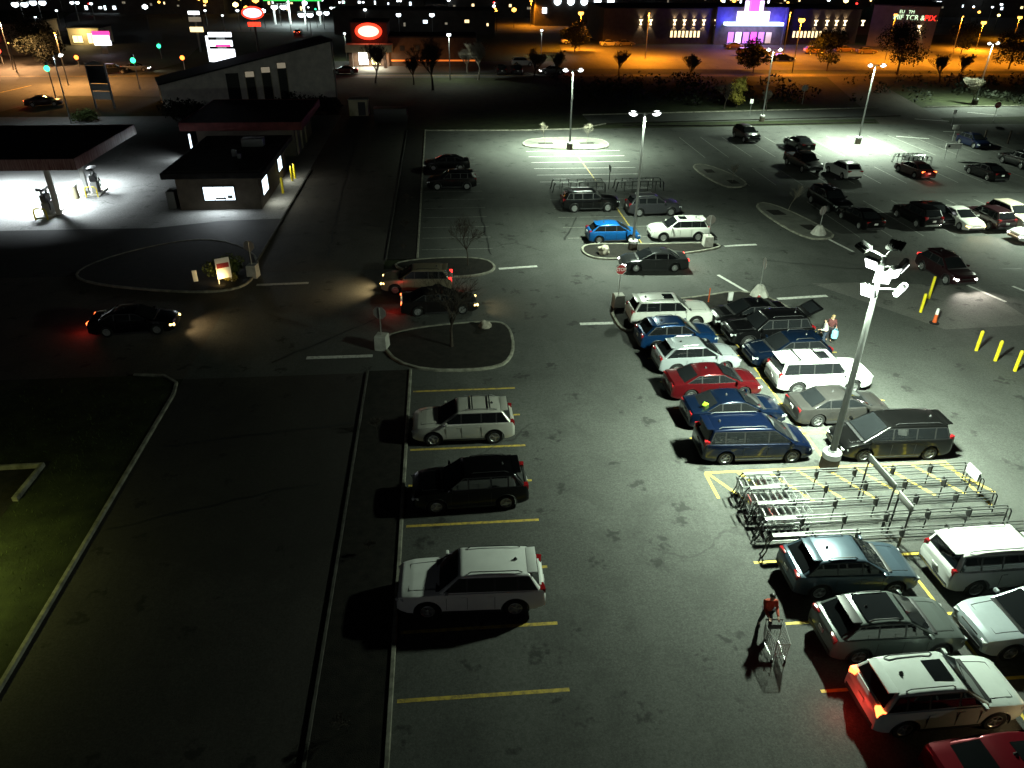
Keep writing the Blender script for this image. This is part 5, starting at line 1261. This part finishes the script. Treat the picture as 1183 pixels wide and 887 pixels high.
street_lamp('short lamp post at the left road verge', (-77.27,155.45), 5.0, 'lens_sodium', 0, size=.3)
street_lamp('thin lamp post above the bright white sign', (-47.22,188.58), 7.4, 'lens_white', 0, size=.5)
street_lamp('thin lamp post by the distant green canopy', (-33.96,224.80), 7, 'lens_white', 0, size=.5)
SOD = (1,.30,.012)
for i, (p, h, pw) in enumerate([((33.02,192.31),7.94,15000),((68.88,153.37),9.37,9000),((132.71,192.68),6.22,19000),((160.71,218.58),5.70,9000),((28.79,259.55),7.04,6000),((105.56,185.32),8.31,5000)]):
    street_lamp(['sodium lamp above the orange lit lot at centre','sodium lamp at the right end of the purple lit front','sodium lamp above the brightest amber patch at right','sodium lamp at the far right, behind the amber patch','distant sodium lamp left of the orange lot','small sodium lamp against the wall with the red letters'][i], p, h, 'lens_sodium', pw, SOD, 1.3 if i < 4 else .9, group='sodium lamps')
for i, (x, y, h, pw) in enumerate([(45,176,9,18000),(78,180,9,12000),(98,172,9,12000),(112,170,9,13000),(130,171,9,12000)]):
    street_lamp(['sodium lamp between parked cars left of the purple front','sodium lamp hidden low in front of the purple entrance','sodium lamp over the orange lot near the round dark tree','sodium lamp before the building with red letters','sodium lamp over the amber lot at far right'][i], (x,y), h, 'lens_sodium', pw, SOD, .35, group='sodium lamps')
street_lamp('dim amber street lamp at the left crossroads', (-62,140), 8, 'lens_sodium', 8000, (1,.45,.12), .3)
street_lamp('dim amber street lamp beside the left road', (-80,160), 8, 'lens_sodium', 9000, (1,.5,.2), .3)
for i, (px, p, h, sz, n) in enumerate([(30,(-120.14,254.31),5.66,2.0,2),(51,(-115.14,254.49),6.12,2.0,2),(2,(-121.50,242.95),5.63,1.0,1),(462,(-10.34,220.54),5.58,1.3,1),(500,(-1.66,220.69),5.60,1.4,1),(424,(-19.71,229.97),6.19,.9,1),(750,(72.36,282.04),5.07,1.5,1),(773,(79.45,282.36),5.35,1.0,1),(806,(89.71,282.82),4.84,1.9,1),(722,(63.78,281.66),5.57,1.2,2),(839,(100.06,283.28),4.87,1.7,1),(890,(113.25,276.41),4.52,1.3,1),(325,(-47.48,256.87),5.17,2.0,2),(355,(-38.08,245.41),3.85,1.9,2),(375,(-33.15,245.56),4.31,1.6,2),(387,(-31.52,257.43),4.97,.9,2),(92,(-110.13,267.16),5.48,1.2,2),(110,(-108.08,273.96),4.89,1.0,1),(240,(-68.95,256.11),4.19,.8,1),(290,(-52.84,239.50),4.83,1.2,1),(278,(-55.68,239.43),5.26,.9,1),(70,(-110.59,254.65),4.11,.7,1),(462,(-13.67,301.59),4.70,.8,2),(519,(3.82,294.29),5.43,1.2,1),(640,(40.10,288.19),5.38,1.0,2),(633,(37.96,288.08),4.58,.7,1),(571,(19.73,295.12),4.65,.6,1),(1150,(192.08,272.31),6.16,1.0,1),(1175,(223.69,305.73),5.40,.9,2),(1140,(184.03,265.01),5.75,.8,1),(1120,(209.59,314.08),5.20,.9,2),(1080,(189.05,303.93),5.32,.8,2)]):  # heads are oversized, so the glare is put into their shape
    street_lamp(f"distant floodlight {['far left','upper left','left of centre','centre','right of centre','upper right'][min(5,px//200)]} of the skyline, {'double head' if n==2 else 'single head'}, {['tiny','small','middling','big'][min(3,int(sz*1.8))]} glare", p, h, 'lens_white', 0, size=sz, heads=n, group='distant floodlights along the skyline')
rq = random.Random(31)
for cname, mt, cnt in (('orange','lens_sodium',70),('white','lens_white',70),('red','tail_on',20),('warm','head_warm',40),('green','sig_green',8)):
    for k in range(cnt):
        x, y = rq.uniform(-150, 250), rq.choice((236, 252, 275, 300, 330, 365, 400, 440))+rq.uniform(-5,5); hh = rq.uniform(3, 9)
        if cname in ('orange','white') and k % 3: x = -150+14*((k*7) % 29)+rq.uniform(-1.5,1.5)
        t = thing('distant_light', f'tiny {cname} light on a pole far off along the skyline', 'distant light', (x,y,0), 0, f'tiny {cname} lights along the skyline')
        b = MB(); b.cone((0,0,0),(0,0,hh),.08,.06,5); b.build('pole', M['black_steel'], t)
        b = MB(); b.ico((0,0,hh), rq.choice((.25,.3,.4,.5,.8,1.1)), 1, (1,1,.8)); b.build('lamp', M[mt], t)
for k in range(18):
    x, y = -140+22*k+rq.uniform(-5,5), rq.choice((310, 350, 390, 430)); wd = rq.uniform(9,18); m = rq.choice(('win_white','win_warm','win_warm','lens_white'))
    nm = {'win_white':'cool white','win_warm':'warm','lens_white':'bright white'}[m]
    t = thing('distant_store', f'low dark store far off along the skyline with a {nm} lit front band', 'store', (x,y,0), 0, f'far stores with a {nm} lit front')
    b = MB(); b.box((0,6,2.6),(wd+4,12,5.2)); b.build('wall', M['wall_dark'], t)
    n = int(wd/1.6)
    for q in range(n):
        if rq.random() < .72: b = MB(); b.box((-wd/2+1.6*q,-.06,rq.choice((1.6,1.7,3.4))),(rq.uniform(.5,1.3),.12,rq.uniform(.5,1.3)),bev=.02); b.build('window', M[m], t)
# a row of lit shop signs far behind, top centre
t = thing('shop_row', 'distant row of round white and red lit signs at top centre', 'shop front', (*(45.11,260.13),0))
b = MB(); b.box((0,4,4),(30,8,8)); b.build('wall', M['wall_dark'], t)
for k in range(5):
    b = MB(); b.ico((-8+4.2*k,-.3,7.0),1.15,2,(1,.35,1)); b.build('round_sign', M['lens_white'], t)
for k, m in ((8,'sign_red'),(13,'sign_red'),(-12,'sign_white'),(3,'win_warm')):
    b = MB(); b.box((k,-.15,4.4),(1.4,.3,1.6)); b.build('panel', M[m], t)
t = thing('shop_row', 'distant front with two bright green white squares near top centre', 'shop front', (*(55.20,260.48),0))
b = MB(); b.box((0,4,4),(14,8,8)); b.build('wall', M['wall_dark'], t)
for k in (-1.7,1.7):
    b = MB(); b.box((k,-.15,6.5),(2.0,.3,2.2),bev=.3); b.build('lit_panel', emit('green_white',(.8,1,.7),2.5), t)
# ------------------------------------------------------------------ cinema
g0 = (46.21,196.08); g1 = (84.82,196.29); cy = (g0[1]+g1[1])/2; x0, x1 = 41.5, 108.5
t = thing('cinema', 'long dark cinema with pairs of wall lamps and a glowing purple entrance', 'cinema', (0, 207.0, 0))
b = MB(); b.box(((x0+x1)/2,12,4.0),(x1-x0,24,8.0)); b.build('wall', M['cinema_wall'], t)
b = MB(); b.box(((x0+x1)/2,12,8.12),(x1-x0+.4,24.4,.24)); b.build('roof', M['roof_dark'], t)
def px2x(px, y=207.0):
    return G0[0]+(px-720)*(G1[0]-G0[0])/(900-720)
G0 = (46.79,206.61); G1 = (88.08,207.04)
for px, sc in ((738,1),(749,1),(776,1),(787,1),(798,1),(809,1),(823,.7),(833,.7),(884,.7),(895,.7),(938,.8),(951,1),(962,.8),(972,1),(993,1)):
    x = px2x(px); zc = 5.0
    b = MB(); b.lathe([(0,-.62),(.34,-.60),(.12,-.04),(.12,.04),(.52,.66),(0,.68)],n=12); o = b.build('wall_lamp', M['sconce'], t, (x,-.30,zc))  # flared glowing cones put the V of wall glow into the lamp shape
    for (az, pw) in ((1, 300),(-1, 360)):
        lamp('wall_lamp_light','SPOT',(x,206.62,zc+az*.72),pw*sc*.6,(1,.74,.42) if sc >= .8 else (.8,.7,1),None,spot_size=R(82),spot_blend=.5,shadow_soft_size=.08,aim=(0,.35,az))
for a, n in ((774,8),(915,8)):
    for k in range(n):
        x = px2x(a+4.4*k); b = MB(); b.box((x,-.06,2.3),(.72,.12,1.7),bev=.02); w = b.build('window', M['trim'], t); b = MB(); b.box((x,-.13,2.3),(.58,.02,1.5)); b.build('pane', M['win_warm'], w)
# entrance bay
xm = px2x(862)
b = MB(); b.box((xm,-.6,4.3),(18.5,1.2,8.6)); b.build('entrance_bay', M['bay_wall'], t)
b = MB(); b.box((px2x(900),-1.0,4.3),(.5,2.0,8.6)); b.build('end_fin', M['bay_wall'], t)
b = MB(); b.box((xm,-2.6,4.9),(14.6,3.4,.75),bev=.05); b.build('canopy', M['sign_blue'], t)
b = MB(); b.box((xm,-1.5,6.6),(8.2,1.4,2.2),bev=.08); b.build('marquee', M['sign_lilac'], t)
for k, (w, h) in enumerate(((1.0,4.2),(1.0,5.6))):
    for s_ in (-1,1):
        b = MB(); b.box((xm+s_*(.7+1.2*k),-1.5,7.7+(4.4-2.0*k)/2),(.8,1.0,4.4-2.0*k),bev=.1); b.build('stepped_fin', M['sign_lilac'] if k else M['sign_magenta'], t)
b = MB(); b.box((xm,-1.5,10.4),(.6,1.0,5.6),bev=.1); b.build('spire', M['sign_magenta'], t)
b = MB(); b.ico((xm,-1.5,12.6),.9,2); b.build('spire_globe', M['sign_lilac'], t)
for s_ in (-1,1):
    b = MB(); b.box((xm+s_*3.6,-1.2,10.6),(.35,.35,2.2),bev=.05); b.build('light_bar', M['sign_white'], t)
for k in range(6):
    x = xm-5+2*k; window(t, (x,-1.25,1.6), 1.5, 2.6, 'y', ['win_purple','sign_lilac','win_purple','sign_magenta','win_purple','win_dim'][k], bars=0)
for px, c, pw in ((832,(.06,.05,1),1500),(850,(.25,.05,1),500),(875,(.3,.05,1),500),(892,(.08,.05,1),1500)):
    lamp('entrance_glow','POINT',(px2x(px),203.3,5.6),pw,c,None,shadow_soft_size=.4)
lamp('canopy_glow','AREA',(xm,203.8,4.4),500,(.75,.4,1),None,shape='RECTANGLE',size=13,size_y=3)
# building with the letters
g = (109.21,202.42); g2 = (121.84,194.55); t = thing('arcade_building', 'tan walled building with pale green and red lit letters', 'building', (*g,0), math.atan2(g2[1]-g[1], g2[0]-g[0]))
w_ = math.dist(g, g2); b = MB(); b.box((w_/2,12,4.7),(w_,24,9.4)); b.build('wall', M['wall_tan'], t); b = MB(); b.box((w_/2,12,9.52),(w_+.4,24.4,.24)); b.build('roof', M['roof_dark'], t)
text('EU   TM', 1.0, 'sign_palegreen', t, (w_*.52,-.12,8.15)); text('MIF TCR &', 1.55, 'sign_palegreen', t, (w_*.57,-.12,6.9)); text('PIX', 1.75, 'sign_red', t, (w_*.89,-.12,6.9))
b = MB(); b.lathe([(0,-.62),(.34,-.60),(.12,-.04),(.12,.04),(.52,.66),(0,.68)],n=12); b.build('wall_lamp', M['sconce'], t, (w_*.76,-.3,4.6))  # same flared cones, wall glow put into the shape
pw_ = Vector(g).lerp(Vector(g2), .76)
for az in (1,-1): lamp('wall_lamp_light','SPOT',(pw_.x,pw_.y-.45,4.6+az*.3),600,(1,.7,.35),None,spot_size=R(84),spot_blend=.5,shadow_soft_size=.08,aim=(0,.35,az))
for k in range(4):
    b = MB(); b.box((w_*(.35+.13*k),-.05,4.2),(.5,.1,.6)); b.build('vent', M['dark_panel'], t)
# far cars on the lots
FC = 'cars on the distant lots'
for (p, hd, kind, col, lab, kw) in [((33.50,205.86),0,'pickup',(.5,.48,.42),'pale pickup on the orange lit lot',{}),((42.25,201.88),.1,'sedan',(.55,.52,.45),'white car at the centre of the orange lit lot',{}),((46.21,201.91),.1,'sedan',(.2,.16,.12),'tan car right of the white car on the orange lot',{}),((70.06,181.92),.2,'suv',(.12,.08,.15),'dark suv in front of the purple entrance',{}),((72.23,196.22),0,'sedan',(.10,.06,.14),'dark car with painted purple sheen left of the entrance',{}),((75.35,188.83),0,'sedan',(.14,.1,.16),'dark car with painted purple sheen right of the entrance',{}),((74.76,172.37),-.2,'sedan',K_,'dark car with lit headlamps on the orange lot',dict(head='head_warm',beams=60)),((87.66,185.32),0,'suv',(.25,.14,.08),'brown suv behind the round dark tree',{}),((96.82,188.87),0,'sedan',(.18,.1,.07),'brown car right of the round dark tree',{}),((100.42,185.32),0,'sedan',(.12,.08,.06),'dark brown car left of the largest dark tree',{}),  # purple reflections are put into the paint of the entrance cars
    ((16.78,164.25),0,'suv',(.6,.62,.6),'white suv standing lit at the roadside',dict(metal=0)),((11.52,153.00),PI/2,'suv',K_,'black car seen from behind at the roadside, left of two',{}),((14.49,152.96),PI/2,'suv',K_,'black car seen from behind at the roadside, right of two',{}),((21.29,152.86),PI,'sedan',(.1,.1,.1),'grey car driving along the road with red tail lamp',dict(head='head_on',tail='tail_on',beams=50)),((-17.73,153.44),PI,'sedan',(.14,.02,.02),'red car at the left of the restaurant',dict(tail='tail_on')),((1.55,182.00),PI/2,'suv',K_,'dark car with red tail lamps right of the restaurant',dict(tail='brake_hot')),((-15.76,182.02),PI/2,'sedan',(.03,.03,.03),'dark car parked under the restaurant canopy',{}),((-57.51,120.72),.25,'sedan',(.03,.01,.01),'dark car with red tail lamps on the left road',dict(tail='brake_hot')),((-56.81,157.50),.12,'sedan',(.12,.12,.12),'car with red tail lamps passing the signal post',dict(tail='brake_hot',head='head_on',beams=120)),((-59.65,154.06),.3,'suv',K_,'black suv waiting behind the unlit pylon sign',{}),((-38.10,229.57),PI/2,'sedan',K_,'dark car with red tail lamps by the distant green canopy',dict(tail='brake_hot'))]:
    car(kind, lab, *p, hd, col, 'suv' if kind == 'suv' else ('pickup' if kind == 'pickup' else 'car'), FC, near=False, **kw)

# ------------------------------------------------------------------ night sky, added fill sun, camera
w = bpy.data.worlds.new('World'); S.world = w; w.use_nodes = True
nt = w.node_tree; sky = nt.nodes.new('ShaderNodeTexSky'); sky.sky_type = 'NISHITA'; sky.sun_disc = False; sky.sun_elevation = R(12); sky.sun_rotation = R(170)
nt.links.new(sky.outputs[0], nt.nodes['Background'].inputs['Color']); nt.nodes['Background'].inputs['Strength'].default_value = .0003
fill_sun = bpy.data.lights.new('fill_sun', 'SUN'); fill_sun.energy = .035; fill_sun.angle = R(.5); fill_sun.color = (.9,.95,1)  # added low sun, angled to brighten the south-facing walls
o = bpy.data.objects.new('fill_sun', fill_sun); COL.objects.link(o); o.rotation_euler = (R(78),0,R(-10))

cam = bpy.data.cameras.new('camera'); cam.sensor_width = 36; cam.lens = 869.5/1183*36; cam.clip_start = .5; cam.clip_end = 4000
co = bpy.data.objects.new('camera', cam); COL.objects.link(co); S.camera = co
pt, yw, rl = R(29.8256), R(5.3152), R(-.6247)
f = Vector((math.sin(yw)*math.cos(pt), math.cos(yw)*math.cos(pt), -math.sin(pt))); r = Vector((math.cos(yw), -math.sin(yw), 0)); d = f.cross(r)
r2 = r*math.cos(rl)+d*math.sin(rl); d2 = -r*math.sin(rl)+d*math.cos(rl)
mw = Matrix((( r2.x,-d2.x,-f.x,0),(r2.y,-d2.y,-f.y,0),(r2.z,-d2.z,-f.z,20),(0,0,0,1)))
co.matrix_world = mw
S.render.engine = 'CYCLES'; cy_ = S.cycles
cy_.use_denoising = True; cy_.sample_clamp_indirect = 1.0; cy_.sample_clamp_direct = 0; cy_.max_bounces = 5; cy_.diffuse_bounces = 2; cy_.glossy_bounces = 3; cy_.caustics_reflective = False; cy_.caustics_refractive = False
try: cy_.use_light_tree = True
except Exception: pass
vs = S.view_settings; vs.view_transform = 'Standard'; vs.look = 'None'; vs.exposure = .38; vs.gamma = 1; vs.use_curve_mapping = False
